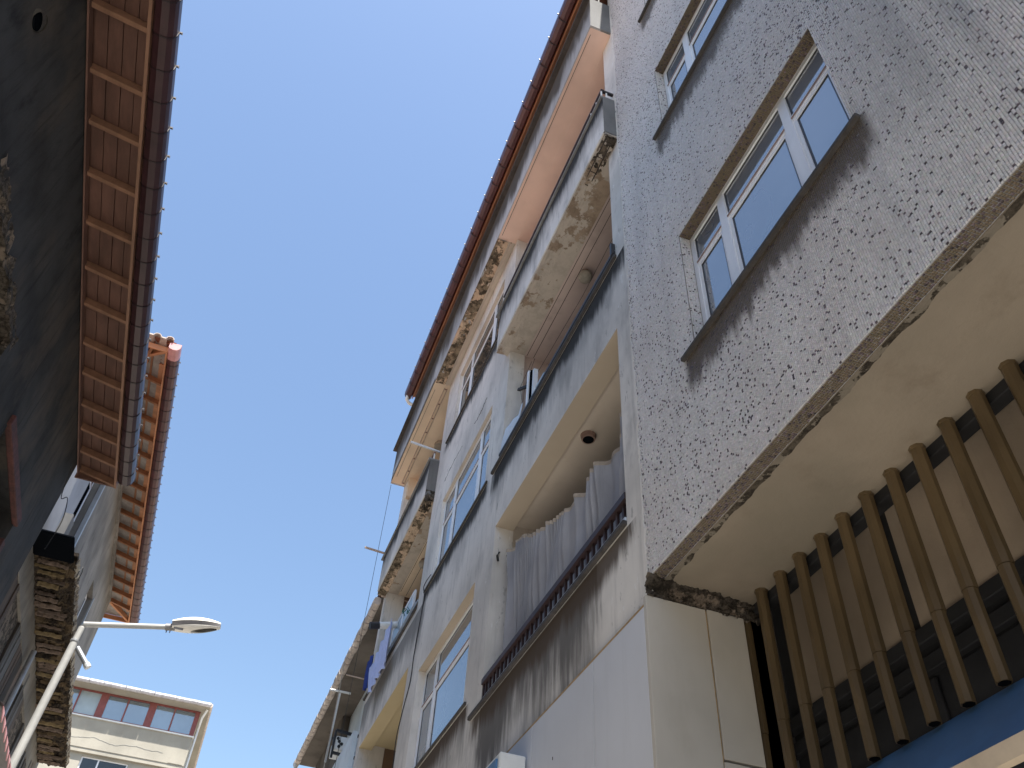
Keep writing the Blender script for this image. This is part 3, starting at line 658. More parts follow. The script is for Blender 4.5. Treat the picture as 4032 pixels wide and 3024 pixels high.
# things in and on the loggias
def ceiling_lamp(x, y, z, label, kind):
    t = thing('ceiling_lamp', label, 'lamp', (x, y, z))
    if kind == 'globe':
        S = MB(); S.tube([(x, y, z), (x, y, z - .03)], [.05, .045], 16, 'frame_recess'); S.build('base', t, smooth=False)
        S = MB(); pr = [(.045, .03), (.075, .05), (.085, .09), (.07, .13), (.03, .15), (.001, .153)]
        S.tube([(x, y, z - h) for r, h in pr], [r for r, h in pr], 18, 'globe'); S.build('globe', t, smooth=True)
    else:
        S = MB(); S.tube([(x, y, z), (x, y, z - .05)], [.075, .065], 18, 'frame_recess'); S.build('base', t)
        S = MB(); S.tube([(x, y, z - .051), (x, y, z - .053)], [.052, .052], 18, 'void'); S.build('socket', t)
    return t
ceiling_lamp(5.49, -2.48, 8.032, 'dusty globe lamp on the stained ceiling above the middle loggia', 'globe')
ceiling_lamp(5.40, -2.45, 5.395, 'open round lamp base on the beige ceiling above the curtain', 'base')
ceiling_lamp(11.98, -2.42, 8.072, 'dusty globe lamp on the far loggia ceiling above the hanging washing', 'globe')
t = thing('ceiling_lamp', 'flat round drum lamp on the cream ceiling of the far top balcony', 'lamp', (11.95, -2.42, 10.5))
MB().tube([(11.95, -2.42, 10.603), (11.95, -2.42, 10.53)], [.14, .14], 22, 'globe').build('drum', t)
# strip of ceiling rail on the far top balcony
t = thing('ceiling_rail', 'ladder-like metal rail fixed along the cream balcony ceiling', 'rail', (11.9, -2.05, 10.57))
S = MB(); S.box(10.5, 13.36, -2.015, -2.03, 10.58, 10.604, 'wood_grey'); S.build('side', t); S = MB(); S.box(10.5, 13.36, -2.065, -2.08, 10.58, 10.604, 'wood_grey'); S.build('side', t)
r0 = MB().box(10.5, 10.52, -2.031, -2.064, 10.585, 10.60, 'frame_recess').build('rung', t)
for k in range(1, 8): dup(r0, dx=k * .405)
def rod(a, b, r, mat, label, extra=None):
    S = MB(); S.bar(a, b, r, r, mat); o = S.build('drying_rod', root=True); tag(o, label, 'rod'); return o
rod((13.3, -2.02, 8.02), (13.2, -2.66, 7.975), .022, 'wood_grey', 'pale wooden drying rod under the crumbling beam, above the white flue pipe')
rod((13.5, -1.587, 9.046), (13.5, -1.98, 9.02), .03, 'wood_grey', 'short wooden rod sticking out beyond the far parapet against the sky')
rod((10.65, -1.63, 9.33), (10.65, -2.2, 9.28), .028, 'whitecloth', 'white rod jutting from the far top balcony below the drum lamp')
rod((13.35, -1.707, 6.50), (13.35, -2.1, 6.49), .016, 'wood_grey', 'thin grey rod poking out beside the hanging navy cloth')
rod((6.64, -2.14, 7.03), (6.35, -2.16, 6.83), .03, 'header', 'short dark wooden bar holding washing lines in the middle loggia')
# knotted green string on the drying rod
S = MB()
for k in range(16):
    a = (10.95 + random.uniform(-.06, .06), -2.05 + random.uniform(-.04, .04), 6.52 + random.uniform(-.1, .02)); S.tube([a, (a[0] + random.uniform(-.06, .06), a[1] + random.uniform(-.03, .03), a[2] - random.uniform(.02, .07))], .006, 5)
tag(S.build('string_bundle', m='green', root=True), 'green knotted string hanging by the railing of the far middle loggia', 'string')
# flue
t = thing('flue_pipe', 'white horizontal flue pipe with a black end cap over the blue washing', 'pipe', (11.95, -1.98, 6.7))
S = MB(); S.tube([(11.95, -2.22, 6.805), (11.95, -1.86, 6.70)], .052, 14, 'white_paint'); S.build('pipe', t, smooth=False)
S = MB(); S.tube([(11.95, -1.87, 6.703), (11.95, -1.73, 6.662)], [.055, .058], 14, 'black'); S.build('cap', t)
# glazed sash standing open in the far middle loggia
t = thing('open_sash', 'frosted glazed sash folded out above the railing in the far middle loggia', 'window', (11.2, -2.1, 6.36))
S = MB()
for z in (6.37, 6.78): S.box(10.9, 12.2, -2.13, -2.16, z, z + .03, 'pvc')
for x in (10.9, 11.55, 12.17): S.box(x, x + .03, -2.128, -2.162, 6.40, 6.78, 'pvc')
S.build('frame', t); MB().box(10.93, 11.55, -2.14, -2.145, 6.40, 6.78, 'frost').build('pane', t); MB().box(11.58, 12.17, -2.14, -2.145, 6.40, 6.78, 'frost').build('pane', t)
# open casement in the middle loggia
t = thing('open_sash', 'white framed casement standing ajar over the ledge of the middle loggia', 'window', (6.15, -2.15, 6.25))
S = MB(); S.box(6.26, 6.30, -2.12, -2.16, 6.26, 6.98, 'pvc'); S.box(6.17, 6.21, -2.15, -2.20, 6.26, 6.94, 'pvc'); S.box(6.215, 6.255, -2.135, -2.175, 6.27, 6.95, 'void'); S.build('frame', t)
S = MB(); S.box(5.93, 6.168, -2.18, -2.19, 6.28, 6.66, 'frost'); S.build('pane', t)
# washing
def cloth(name, quad, mat, label, fold, n=(60, 30), cat='washing', amp=.02):
    a, b, c, d = [Vector(q) for q in quad]  # top-left, top-right, bottom-right, bottom-left
    def g(u, v):
        p = (a.lerp(b, u)).lerp(d.lerp(c, u), v)
        return (p.x, p.y + amp * math.sin(u * fold + 2 * v) + amp * .4 * math.sin(u * fold * 2.3 + 5 * v), p.z + .012 * math.sin(u * fold * 1.7) * v)
    o = MB().grid(g, n[0], n[1], mat).build(name, smooth=True, fix=False, root=True)
    md = o.modifiers.new('thickness', 'SOLIDIFY'); md.thickness = .004
    return tag(o, label, cat)
cloth('bed_sheet', ((12.72, -1.98, 6.35), (11.55, -1.99, 6.64), (11.52, -2.0, 5.93), (12.5, -1.985, 5.86)), 'sheet', 'pale blue sheet hanging over the parapet beneath the white flue', 26)
cloth('towel', ((12.95, -1.97, 6.58), (12.7, -1.975, 6.62), (12.6, -1.97, 6.02), (12.95, -1.965, 6.10)), 'navy', 'navy blue cloth hanging beside the pale blue sheet', 12, (20, 20))
cloth('plastic_bag', ((6.95, -2.12, 6.60), (6.42, -2.14, 6.62), (6.50, -2.12, 6.23), (6.99, -2.10, 6.23)), 'whitecloth', 'white cloth bundle hanging inside the middle loggia near the open casement', 7, (24, 14), 'cloth')
# washing lines
S = MB()
for y, x1 in ((-2.36, 6.5), (-2.52, 6.4)): S.tube([(4.1, y, 7.4), ((4.1 + x1) / 2, y, 7.32), (x1, y + .14, 6.98)], .0025, 4)
S.tube([(6.4, -2.2, 7.3), (6.62, -2.15, 7.05), (6.46, -2.14, 6.62)], .0025, 4); S.tube([(6.3, -2.2, 7.25), (6.45, -2.15, 6.9), (6.46, -2.14, 6.6)], .0025, 4)
tag(S.build('washing_line', m='cable', root=True), 'thin washing lines stretched across the middle loggia', 'line')
# cables on the facade and hanging from the cornice
def cable(pts, r, mat, label, name='cable'):
    P = [Vector(p) for p in pts]; q = []
    for i in range(len(P) - 1):
        p0 = P[max(0, i - 1)]; p1 = P[i]; p2 = P[i + 1]; p3 = P[min(len(P) - 1, i + 2)]
        for k in range(6):
            t = k / 6; q.append(.5 * ((2 * p1) + (p2 - p0) * t + (2 * p0 - 5 * p1 + 4 * p2 - p3) * t * t + (3 * p1 - p0 - 3 * p2 + p3) * t ** 3))
    q.append(P[-1]); return tag(MB().tube(q, r, 6, mat).build(name, root=True), label, 'cable')
cable([(9.75, -2.09, 6.37), (9.95, -2.06, 6.30), (9.97, -2.09, 6.15), (10.0, -2.092, 6.03), (10.04, -2.092, 5.75), (10.10, -2.092, 5.35), (10.09, -2.092, 5.0), (10.28, -2.092, 4.72), (10.42, -2.092, 4.4), (10.36, -2.092, 4.0), (10.3, -2.092, 3.3), (10.2, -2.09, 2.7)], .006, 'cable', 'thin dark cable snaking down the plaster left of the lowest window')
cable([(13.5, -1.84, 10.6), (13.5, -1.84, 9.0), (13.5, -1.84, 7.6), (13.5, -1.84, 6.0), (13.5, -1.83, 4.0)], .004, 'cable', 'thin wire dropping from the left end of the cornice past the sky')
cable([(15.9, -1.95, 8.05), (15.9, -1.96, 7.2), (15.9, -1.97, 6.2), (15.9, -1.98, 5.0)], .008, 'rope', 'pale rope hanging in front of the far tiled eave')

# ============================================================ NEIGHBOUR WITH STAINED SLAB EAVE
nb = thing('tiled_eave_house', 'pale blue rendered house with a stained slab eave edged by grey tiles', 'building', (17.8, -3, GROUND))
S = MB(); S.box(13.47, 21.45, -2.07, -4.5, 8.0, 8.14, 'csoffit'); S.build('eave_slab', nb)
S = MB(); wall_y(S, 13.47, 21.3, GROUND, 8.0, -2.62, [(15.2, 16.6, 6.0, 7.3, 'cwall', 'cwall'), (17.6, 19.0, 6.0, 7.3, 'cwall', 'cwall'), (19.6, 20.8, 6.0, 7.3, 'cwall', 'cwall')], 'cwall'); S.box(21.1, 21.3, -6, -2.83, GROUND, 8.0, 'cwall'); S.box(18.3, 21.3, -2.45, -2.618, 6.9, 7.99, 'csoffit'); S.build('wall', nb)
for a in ((15.2, 16.6), (17.6, 19.0), (19.6, 20.8)): window(nb, a[0], a[1], 6.0, 7.3, -2.7, [(a[0], sum(a) / 2 - .02), (sum(a) / 2 + .02, a[1])], None)
S = MB(); S.box(14.2, 17.8, -2.12, -2.2, 4.6, 6.0, 'cwall'); S.box(14.2, 17.8, -2.2, -2.6, 4.6, 4.75, 'cwall'); S.box(19, 21.2, -2.2, -2.28, 4.6, 6.2, 'cwall'); S.build('balcony', nb)
prof = [(-2.068, 7.99), (-2.05, 7.955), (-2.0, 7.94), (-1.955, 7.965), (-1.935, 8.03), (-1.955, 8.085), (-2.02, 8.10), (-2.068, 8.08)]
t0 = MB().ext(prof, 13.48, 13.692, 'tile_end').build('eave_tile', nb, bevel=.006)
for k in range(1, 33):
    if 13.48 + k * .245 < 21.4: dup(t0, dx=k * .245 + random.uniform(-.008, .008), dy=random.uniform(-.008, .008), dz=random.uniform(-.004, .004))
S = MB(); S.add([(13.47, -2.0, 8.16), (21.4, -2.0, 8.16), (21.4, -5, 9.3), (13.47, -5, 9.3)], [(0, 1, 2, 3)], 'roofing'); S.build('roof', nb)
S = MB(); S.tube([(21.35, -1.98, 8.0), (21.4, -2.0, 7.8), (21.35, -2.3, 7.6), (21.3, -2.55, 7.4), (21.3, -2.57, 5)], .05, 8, 'white_paint'); S.build('downpipe', nb)
# bracket and unit, and the T-shaped pole
t = thing('wall_unit', 'white box unit held in a black metal bracket on the far pale house', 'appliance', (16, -2.3, 6.25))
S = MB(); S.box(15.98, 16.5, -2.10, -2.50, 6.36, 6.60, 'white_paint'); S.build('housing', t, bevel=.01)
S = MB(); S.bar((16, -2.07, 6.70), (16, -2.56, 6.67), .045, .045, 'black'); S.bar((16, -2.07, 6.29), (16, -2.56, 6.27), .045, .045, 'black'); S.bar((16, -2.07, 6.2), (16, -2.07, 6.70), .04, .04, 'black', up=(1, 0, 0)); S.bar((16.4, -2.07, 6.70), (16.4, -2.56, 6.67), .045, .045, 'black'); S.build('bracket', t)
S = MB()
for y, z in ((-2.16, 6.5), (-2.21, 6.46), (-2.17, 6.41), (-2.13, 6.55)): S.tube([(15.975, y, z), (15.965, y, z)], .03, 10, 'black')
S.build('vent', t)
t = thing('clothes_pole', 'white T shaped pole rising in front of the stained slab eave', 'pole', (16, -2.0, 6.2))
MB().tube([(16, -1.985, 6.1), (16, -1.99, 6.56), (16, -2.0, 7.40)], .018, 8, 'white_paint').build('pole', t); MB().tube([(16, -1.80, 7.435), (16, -2.2, 7.44)], .022, 8, 'white_paint').build('crossbar', t)

# ============================================================ LEFT HOUSE 1 (near): sooty wall, boarded eave, maroon gutter
YL = 2.9; ROT1 = .0045
h1 = thing('eave_house', 'dark sooty plaster house with an orange boarded eave and maroon gutter overhead', 'building', (4.0, 2.9, GROUND), rotz=ROT1)
S = MB(); wall_y(S, -8, 11.02, GROUND, 7.72, YL, [(4.9, 6.9, 4.3, 5.93, 'rubble', 'rubble'), (8.0, 9.85, 4.2, 5.84, 'mould_plaster', 'mould_plaster'), (1.2, 2.8, 4.2, 5.9, 'rubble', 'rubble')], 'mould_plaster', back=.3, sgn=1)
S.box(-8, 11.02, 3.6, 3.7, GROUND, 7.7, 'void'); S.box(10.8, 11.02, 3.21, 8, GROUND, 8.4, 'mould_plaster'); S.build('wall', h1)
S = MB()  # vent pipe stub and hollow
S.tube([(3.905, 2.885, 6.56), (3.905, 2.93, 6.56)], [.075, .075], 20, 'void'); S.tube([(3.905, 2.90, 6.56), (3.905, 2.875, 6.55)], [.10, .085], 20, 'mould_plaster', cap=False); S.build('vent_hole', h1)
S = MB(); S.box(7.95, 9.9, 2.86, 2.93, 5.72, 5.85, 'redwood'); S.box(9.72, 9.86, 2.87, 2.94, 4.3, 5.45, 'redwood'); S.build('window_frame', h1, bevel=.01)
S = MB(); S.grid(lambda u, v: (4.8 + 2.2 * u, 2.895 + fbm(u * 9, v * 3, 4) * .03, 5.86 + .14 * v + fbm(u * 14, v, 7) * .06), 60, 4, 'rubble'); S.build('broken_lintel', h1)
def eave_rafter(x, y0, z0, y1, z1, w, h, m):
    return MB().bar((x, y0, z0), (x, y1, z1), w, h, m)
rf = eave_rafter(4.155, 2.90, 7.61, 2.335, 7.49, .05, .095, 'plank2').build('rafter', h1, bevel=.003)
rx = [3.5, 4.155, 4.80, 5.36, 5.98, 6.62, 7.27, 7.84, 8.51, 9.06, 9.69, 10.2, 10.71, 11.17]
for x in [2.9, 2.3] + rx[:1] + rx[2:]: dup(rf, dx=x - 4.155)
ys = [2.325, 2.465, 2.60, 2.745, 2.90]
for i in range(4):
    xa = 1.6; k = 0
    while xa < 11.2:
        xb = min(11.215, xa + random.choice((3.2, 3.9, 4.4)))
        if 11.215 - xb < .6: xb = 11.215
        y0, y1 = ys[i] + .004, ys[i + 1] - .005; zf = lambda y: 7.53 + (y - 2.335) * .2124 + .012
        dz = random.uniform(-.003, .003)
        MB().add([(xa + .002, y0, zf(y0) + dz), (xb - .002, y0, zf(y0) + dz), (xb - .002, y1, zf(y1) + dz), (xa + .002, y1, zf(y1) + dz), (xa + .002, y0, zf(y0) + .02), (xb - .002, y0, zf(y0) + .02), (xb - .002, y1, zf(y1) + .02), (xa + .002, y1, zf(y1) + .02)],
                 [(0, 3, 2, 1), (4, 5, 6, 7), (0, 1, 5, 4), (1, 2, 6, 5), (2, 3, 7, 6), (3, 0, 4, 7)], 'plank').build('soffit_board', h1)
        xa = xb
S = MB(); S.add([(1.6, 2.2, 7.60), (11.25, 2.2, 7.60), (11.25, 8, 8.84), (1.6, 8, 8.84)], [(0, 1, 2, 3)], 'roofing'); S.add([(1.6, 2.2, 7.58), (11.25, 2.2, 7.58), (11.25, 8, 8.82), (1.6, 8, 8.82)], [(0, 1, 2, 3)], 'roofing'); S.build('roof', h1)
MB().box(1.6, 11.19, 2.865, 2.883, 7.50, 7.60, 'plank').build('wall_batten', h1)
for a, b in ((1.6, 4.75), (4.753, 8.4), (8.403, 11.21)): MB().box(a, b, 2.320, 2.352, 7.44, 7.56, 'plank2').build('fascia_board', h1, bevel=.003)
MB().box(11.20, 11.225, 2.34, 2.90, 7.46, 7.66, 'plank').build('end_board', h1)
GP = [(2.318, 7.61), (2.318, 7.49), (2.295, 7.455), (2.24, 7.435), (2.175, 7.44), (2.135, 7.475), (2.118, 7.53), (2.118, 7.61)]
S = MB(); S.ext(GP, 1.6, 11.08, 'gutter_dark'); S.build('gutter', h1)
def strap2(x, y0, y1, zb, zt):
    s = MB(); e = .005
    out = [(y0 + e, zt), (y0 + e, zb + .055), (y0 - .022, zb + .018 - e), (y0 - .078, zb - e), (y1 + .057, zb + .003 - e), (y1 + .015 - e, zb + .038), (y1 - e, zb + .095), (y1 - e, zt + .01)]
    inn = [(y1 + .001, zt + .01), (y1 + .001, zb + .095), (y1 + .018, zb + .041), (y1 + .058, zb + .006), (y0 - .078, zb + .001), (y0 - .024, zb + .022), (y0 - .001, zb + .056), (y0 - .001, zt)]
    s.ext(out + inn, x - .008, x + .008, 'strap'); s.box(x - .008, x + .008, y1 - .024, y1 - .003, zt - .008, zt + .012, 'strap'); s.box(x - .003, x + .003, y1 - .03, y1 - .018, zt - .02, zt - .006, 'strap'); return s
s0 = strap2(4.15, 2.318, 2.118, 7.435, 7.61).build('strap', h1)
for k in range(-6, 22):
    if k and 4.15 + k * .335 < 11.1: dup(s0, dx=k * .335)
cable([(10.6, 2.87, 7.2), (10.75, 2.84, 6.8), (10.9, 2.8, 6.9), (11.0, 2.75, 6.6), (11.1, 2.8, 6.2)], .006, 'cable', 'loose dark wire dangling at the corner of the sooty house')

# ============================================================ LEFT HOUSE 2: hip roof with open eave, rough balcony slab
ROT2 = .0165
h2 = thing('hip_roof_house', 'grey rendered house with open orange rafters under a hipped tile roof and rotten balcony slab', 'building', (13.1, 2.93, GROUND), rotz=ROT2)
YB = 3.55; ZE = 11.8
S = MB(); wall_y(S, 12.9, 23.25, 7.0, ZE + .05, YB, [(14.72, 15.62, 7.9, 10.9, 'b2wall', 'b2wall'), (19.55, 20.5, 9.2, 10.45, 'b2wall', 'b2wall'), (17.2, 17.6, 8.2, 8.8, 'b2wall', 'b2wall')], 'b2wall', sgn=1, back=.2)
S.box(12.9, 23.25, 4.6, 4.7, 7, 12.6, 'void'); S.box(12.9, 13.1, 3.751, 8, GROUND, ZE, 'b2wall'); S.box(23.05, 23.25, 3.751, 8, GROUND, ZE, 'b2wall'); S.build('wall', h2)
MB().box(13.1, 14.71, 3.535, 3.549, 7.6, 10.6, 'whitewall').build('pale_patch', h2)
S = MB(); wall_y(S, 11.1, 23.25, GROUND, 7.0, YB + .05, [(14, 15.2, 3.6, 6.3, 'rubble', 'rubble'), (18.3, 19.4, 3.6, 6.3, 'rubble', 'rubble')], 'rubble', sgn=1, back=.2); S.box(11.1, 23.2, 4.3, 4.4, GROUND, 7, 'void'); S.build('lower_wall', h2)
# weathered boards on the lower storey
x = 11.15; k = 0
while x < 23.0:
    w = random.uniform(.16, .27)
    if not (14.0 < x + w / 2 < 15.1) and not (18.3 < x + w / 2 < 19.4):
        MB().box(x, x + w - .012, YB + .048 - random.uniform(.02, .05), YB + .049, random.uniform(.2, .6), 7.33 + random.uniform(-.1, .05), 'oldboard%d' % random.choice((0, 0, 1, 1, 2, 3))).build('board', h2)
    x += w
for x in (11.9, 12.3, 16.6): MB().tube([(x, YB - .09, .3), (x, YB - .09, 7.25)], .05, 10, 'steel').build('drainpipe', h2)
window(h2, 14.74, 15.60, 7.95, 10.88, YB + .1, [(14.74, 15.15), (15.19, 15.60)], 10.2, side=-1, gm='void'); window(h2, 19.57, 20.48, 9.22, 10.43, YB + .12, [(19.57, 20.48)], None, side=-1, gm='glass_dim')
S = MB(); S.box(19.5, 20.56, YB - .03, YB - .001, 9.12, 9.19, 'steel'); S.box(20.50, 20.57, YB - .03, YB - .001, 9.2, 10.5, 'steel'); S.build('window_trim', h2)
# the balcony slab: near-black beam at the near end, board-marked underside, broken bright edge
S = MB(); rough_under(S, 13.6, 23.0, 2.90, YB, 7.5, .16, .045, 220, 26, 'slab', 21, edge=.03); S.build('balcony_slab', h2)
S = MB(); S.box(12.85, 13.62, 2.93, YB, 7.455, 7.51, 'void'); S.build('slab_beam', h2, bevel=.02)
S = MB()
S.grid(lambda u, v: (13.7 + 9.3 * u, 2.885 + fbm(u * 60, v * 3, 2) * .02 + .03 * (1 - v), 7.50 + .14 * v + fbm(u * 90, v * 4, 6) * .02), 300, 4, 'slabedge'); S.build('slab_edge', h2)
k = 0; x = 13.75
while x < 22.8:
    w = random.uniform(.05, .16); a = random.uniform(2.96, 3.2); b = YB - random.uniform(0, .08)
    zz = 7.485 + random.uniform(-.02, .01)
    MB().grid(lambda u, v: (x + w * u + fbm(v * 4, x, 1) * .02, a + (b - a) * v, zz + (-.035 if 0 < u < 1 else 0) + fbm(v * 5, u * 2 + x, 3) * .02), 3, 10, random.choice(('ledge_b', 'slab', 'slab', 'oldboard2', 'oldboard0', 'oldboard2'))).build('lath', h2)
    x += w + random.uniform(.02, .2)
S = MB(); S.tube([(14.3, 2.88, 7.55), (14.1, 2.84, 7.62), (13.9, 2.82, 7.60), (13.85, 2.84, 7.5), (14.0, 2.87, 7.46)], .008, 6, 'cable'); S.build('loose_wire', h2)
MB().box(13.3, 13.6, 3.2, 3.34, 7.68, 8.15, 'cement').build('post_stump', h2)
MB().box(15.65, 15.75, 3.46, 3.54, 7.6, 10.8, 'steel').build('downpipe', h2)
# roof frame
FB = 2.955
MB().box(12.86, 24.0, FB, FB + .035, ZE - .02, ZE + .10, 'orange2').build('fascia_board', h2, bevel=.003)
MB().box(12.86, 12.895, FB + .036, 5.5, ZE - .02, ZE + .10, 'orange2').build('fascia_board', h2, bevel=.003)
MB().box(23.965, 24.0, FB + .036, 5.5, ZE - .02, ZE + .10, 'orange2').build('fascia_board', h2, bevel=.003)
MB().box(13.4, 23.6, FB + .036, FB + .15, ZE + .115, ZE + .135, 'orange2').build('eave_batten', h2)
MB().box(12.9, 24.0, FB + .29, FB + .33, ZE + .165, ZE + .185, 'orange').build('eave_batten', h2)
rf = MB().bar((13.87, FB + .036, ZE + .045), (13.87, YB + .02, ZE + .185), .055, .11, 'orange').build('rafter', h2, bevel=.003)
for k in range(1, 16): dup(rf, dx=k * .628)
MB().bar((12.9, FB + .04, ZE + .05), (13.55, YB + .1, ZE + .2), .06, .11, 'orange2').build('hip_rafter', h2); MB().bar((23.96, FB + .04, ZE + .05), (23.35, YB + .05, ZE + .2), .06, .11, 'orange2').build('hip_rafter', h2)
for y in (3.35, 3.75): MB().bar((12.9, y, ZE + .045), (13.5, y, ZE + .19), .055, .11, 'orange2').build('rafter', h2)
MB().bar((12.9, FB + .3, ZE + .045), (13.45, FB + .42, ZE + .17), .055, .10, 'orange').build('rafter', h2)
sl = .235
def roofz(x, y): return ZE + .13 + min(y - FB, x - 12.86, 24.0 - x) * sl
# undersheets
for i in range(17):
    a = 12.9 + i * .653; b = a + .645; n0 = 4
    S = MB(); S.grid(lambda u, v: (a + (b - a) * u, FB + .02 + .75 * v, max(ZE + .13, roofz(a + (b - a) * u, FB + .02 + .75 * v)) + .004 * math.sin(u * 30)), 10, 4, 'fibre'); S.build('roof_sheet', h2)
S = MB()
zt = .06
cA, cB, cC, cD = (12.75, FB - .1), (24.1, FB - .1), (24.1, 9.0), (12.75, 9.0); rz = ZE + .13 + 3.0 * sl
S.add([(cA[0], cA[1], ZE + .17), (cB[0], cB[1], ZE + .17), (21.0, 6.0, rz + .06), (15.8, 6.0, rz + .06), (cC[0], cC[1], ZE + .17), (cD[0], cD[1], ZE + .17)], [(0, 1, 2, 3), (1, 4, 2), (4, 5, 3, 2), (5, 0, 3)], 'roofing'); S.build('roof', h2)
# barrel tiles with open ends over the near hip edge, flat ones along the street
tl = MB()
bar_prof = [(.075 * math.cos(math.pi * k / 8), .07 * math.sin(math.pi * k / 8)) for k in range(9)] + [(.06 * math.cos(math.pi * k / 8), .055 * math.sin(math.pi * k / 8)) for k in range(8, -1, -1)]
tl.ext([(2.98 + a, ZE + .165 + b) for a, b in bar_prof], 12.68, 13.1, 'tile_end'); t1 = tl.build('roof_tile', h2)
for k in range(1, 9): dup(t1, dy=k * .235, dz=random.uniform(-.01, .01))
t2 = MB().box(12.70, 13.1, 3.04, 3.15, ZE + .155, ZE + .185, 'tile_end').build('roof_tile', h2)
for k in range(1, 9): dup(t2, dy=k * .235)
t3 = MB().ext([(12.9 + a * 1.2, ZE + .16 + b * .7) for a, b in bar_prof], FB - .16, FB + .15, 'tile_red', 'y').build('roof_tile', h2)
for k in range(1, 45): dup(t3, dx=k * .25, dz=random.uniform(-.006, .006))
GP = [(FB - .004, ZE + .11), (FB - .004, ZE), (FB - .03, ZE - .03), (FB - .09, ZE - .045), (FB - .16, ZE - .04), (FB - .20, ZE), (FB - .215, ZE + .05), (FB - .215, ZE + .13)]
MB().ext(GP, 13.05, 24.1, 'gutter').build('gutter', h2); MB().ext([(a * 1.0, b) for a, b in GP], 12.72, 13.045, 'gutter_pink').build('gutter_end', h2)
s0 = strap2(13.2, FB - .004, FB - .215, ZE - .045, ZE + .12).build('strap', h2)
for k in range(1, 32): dup(s0, dx=k * .345)
S = MB(); S.box(14.2, 22.9, YB - .06, YB - .001, ZE - .12, ZE - .04, 'b2wall'); S.build('cornice', h2)
# drain tip
pp = MB().tube([(17.0, 2.93, 7.66), (17.0, 2.63, 7.36)], .05, 12, 'steel'); pp.tube([(17.0, 2.66, 7.39), (17.0, 2.60, 7.33)], .062, 12, 'white_paint')
tag(pp.build('waste_pipe', root=True), 'grey waste pipe sticking out below the street lamp arm', 'pipe')

# ============================================================ STREET LAMP
lp = thing('street_lamp', 'white painted pole lamp with a horizontal arm and oval lamp head against the sky', 'street lamp', (10.4, 2.08, GROUND))
MB().tube([(10.4, 2.09, GROUND), (10.4, 1.90, 3.3), (10.4, 1.845, 4.76)], [.06, .046, .044], 16, 'pole_paint').build('pole', lp, smooth=False)
MB().tube([(10.4, 1.846, 4.75), (10.4, 1.838, 4.93), (10.4, 1.81, 4.985)], [.036, .036, .034], 14, 'pole_paint').build('pole_top', lp)
MB().tube([(10.4, 1.848, 4.745), (10.4, 1.846, 4.765)], [.050, .050], 16, 'steel').build('collar', lp)
a0 = Vector((10.4, 1.835, 4.975)); a1 = Vector((10.4, .94, 5.165))
MB().tube([a0, a1], .033, 14, 'pole_paint').build('arm', lp)
d = (a1 - a0).normalized()
S = MB(); S.tube([a1 - d * .01, a1 + d * .10], .042, 12, 'lamp_grey')
for q in (.02, .06): S.tube([a1 + d * q - Vector((0, 0, .03)), a1 + d * q - Vector((0, 0, .075))], .006, 6, 'lamp_grey')
S.build('clamp', lp)
up = Vector((0, -d.z, d.y)) * -1
if up.z < 0: up = -up
def hp(t, sx, h): p = a1 + d * (.06 + .57 * t) + up * h; return (p.x + sx, p.y, p.z)
def width(t): return .118 * (max(0, math.sin(math.pi * min(1, .16 + .80 * t))) ** .6)
def head_up(u, v):
    w = width(v); a = math.pi * u; hgt = .075 * math.sin(math.pi * min(1, max(0, .1 + v * .82))) ** .8
    return hp(v, -w * math.cos(a), .045 + hgt * math.sin(a) ** .8)
S = MB(); S.grid(head_up, 20, 20, 'lamp_white'); S.build('cover', lp, smooth=True, fix=False)
def head_mid(u, v):
    w = width(v) * (1 - .07 * u); return w
S = MB()
for sgn in (-1, 1): S.grid(lambda u, v: hp(v, sgn * width(v) * (1 - .18 * u), .045 - (.06) * u * (1 - .35 * v)), 3, 20, 'lamp_grey')
S.grid(lambda u, v: hp(1.0, width(1) * (2 * u - 1), .045 - .04 * v), 4, 2, 'lamp_grey'); S.grid(lambda u, v: hp(0.0, width(0) * (2 * u - 1), .06 - .09 * v), 4, 2, 'lamp_grey'); S.build('rim', lp, fix=False)
def head_low(u, v):
    w = width(v) * .84; a = math.pi * u; dep = .05 * math.sin(math.pi * min(1, max(0, .08 + v * .86)))
    return hp(v, -w * math.cos(a), -.012 + .018 * v - dep * math.sin(a))
S = MB(); S.grid(head_low, 20, 24, 'lamp_white'); S.build('bottom_cover', lp, smooth=True, fix=False)
def lens(u, v):
    a = 2 * math.pi * u; tt = .66 + .27 * v * math.cos(a); xx = .058 * v * math.sin(a)
    ww = max(1e-3, width(tt) * .84); ca = min(1, abs(xx) / ww); dep = .05 * math.sin(math.pi * min(1, max(0, .08 + tt * .86))) * math.sqrt(max(0, 1 - ca * ca))
    return hp(tt, xx, -.012 + .018 * tt - dep - .010 * (1.25 - v))
S = MB(); S.grid(lens, 28, 6, 'lamp_glass'); S.build('lens', lp, smooth=True, fix=False)
S = MB(); S.box(10.34, 10.36, a1.y - .20, a1.y - .09, 5.145, 5.165, 'lamp_grey'); S.build('latch', lp)

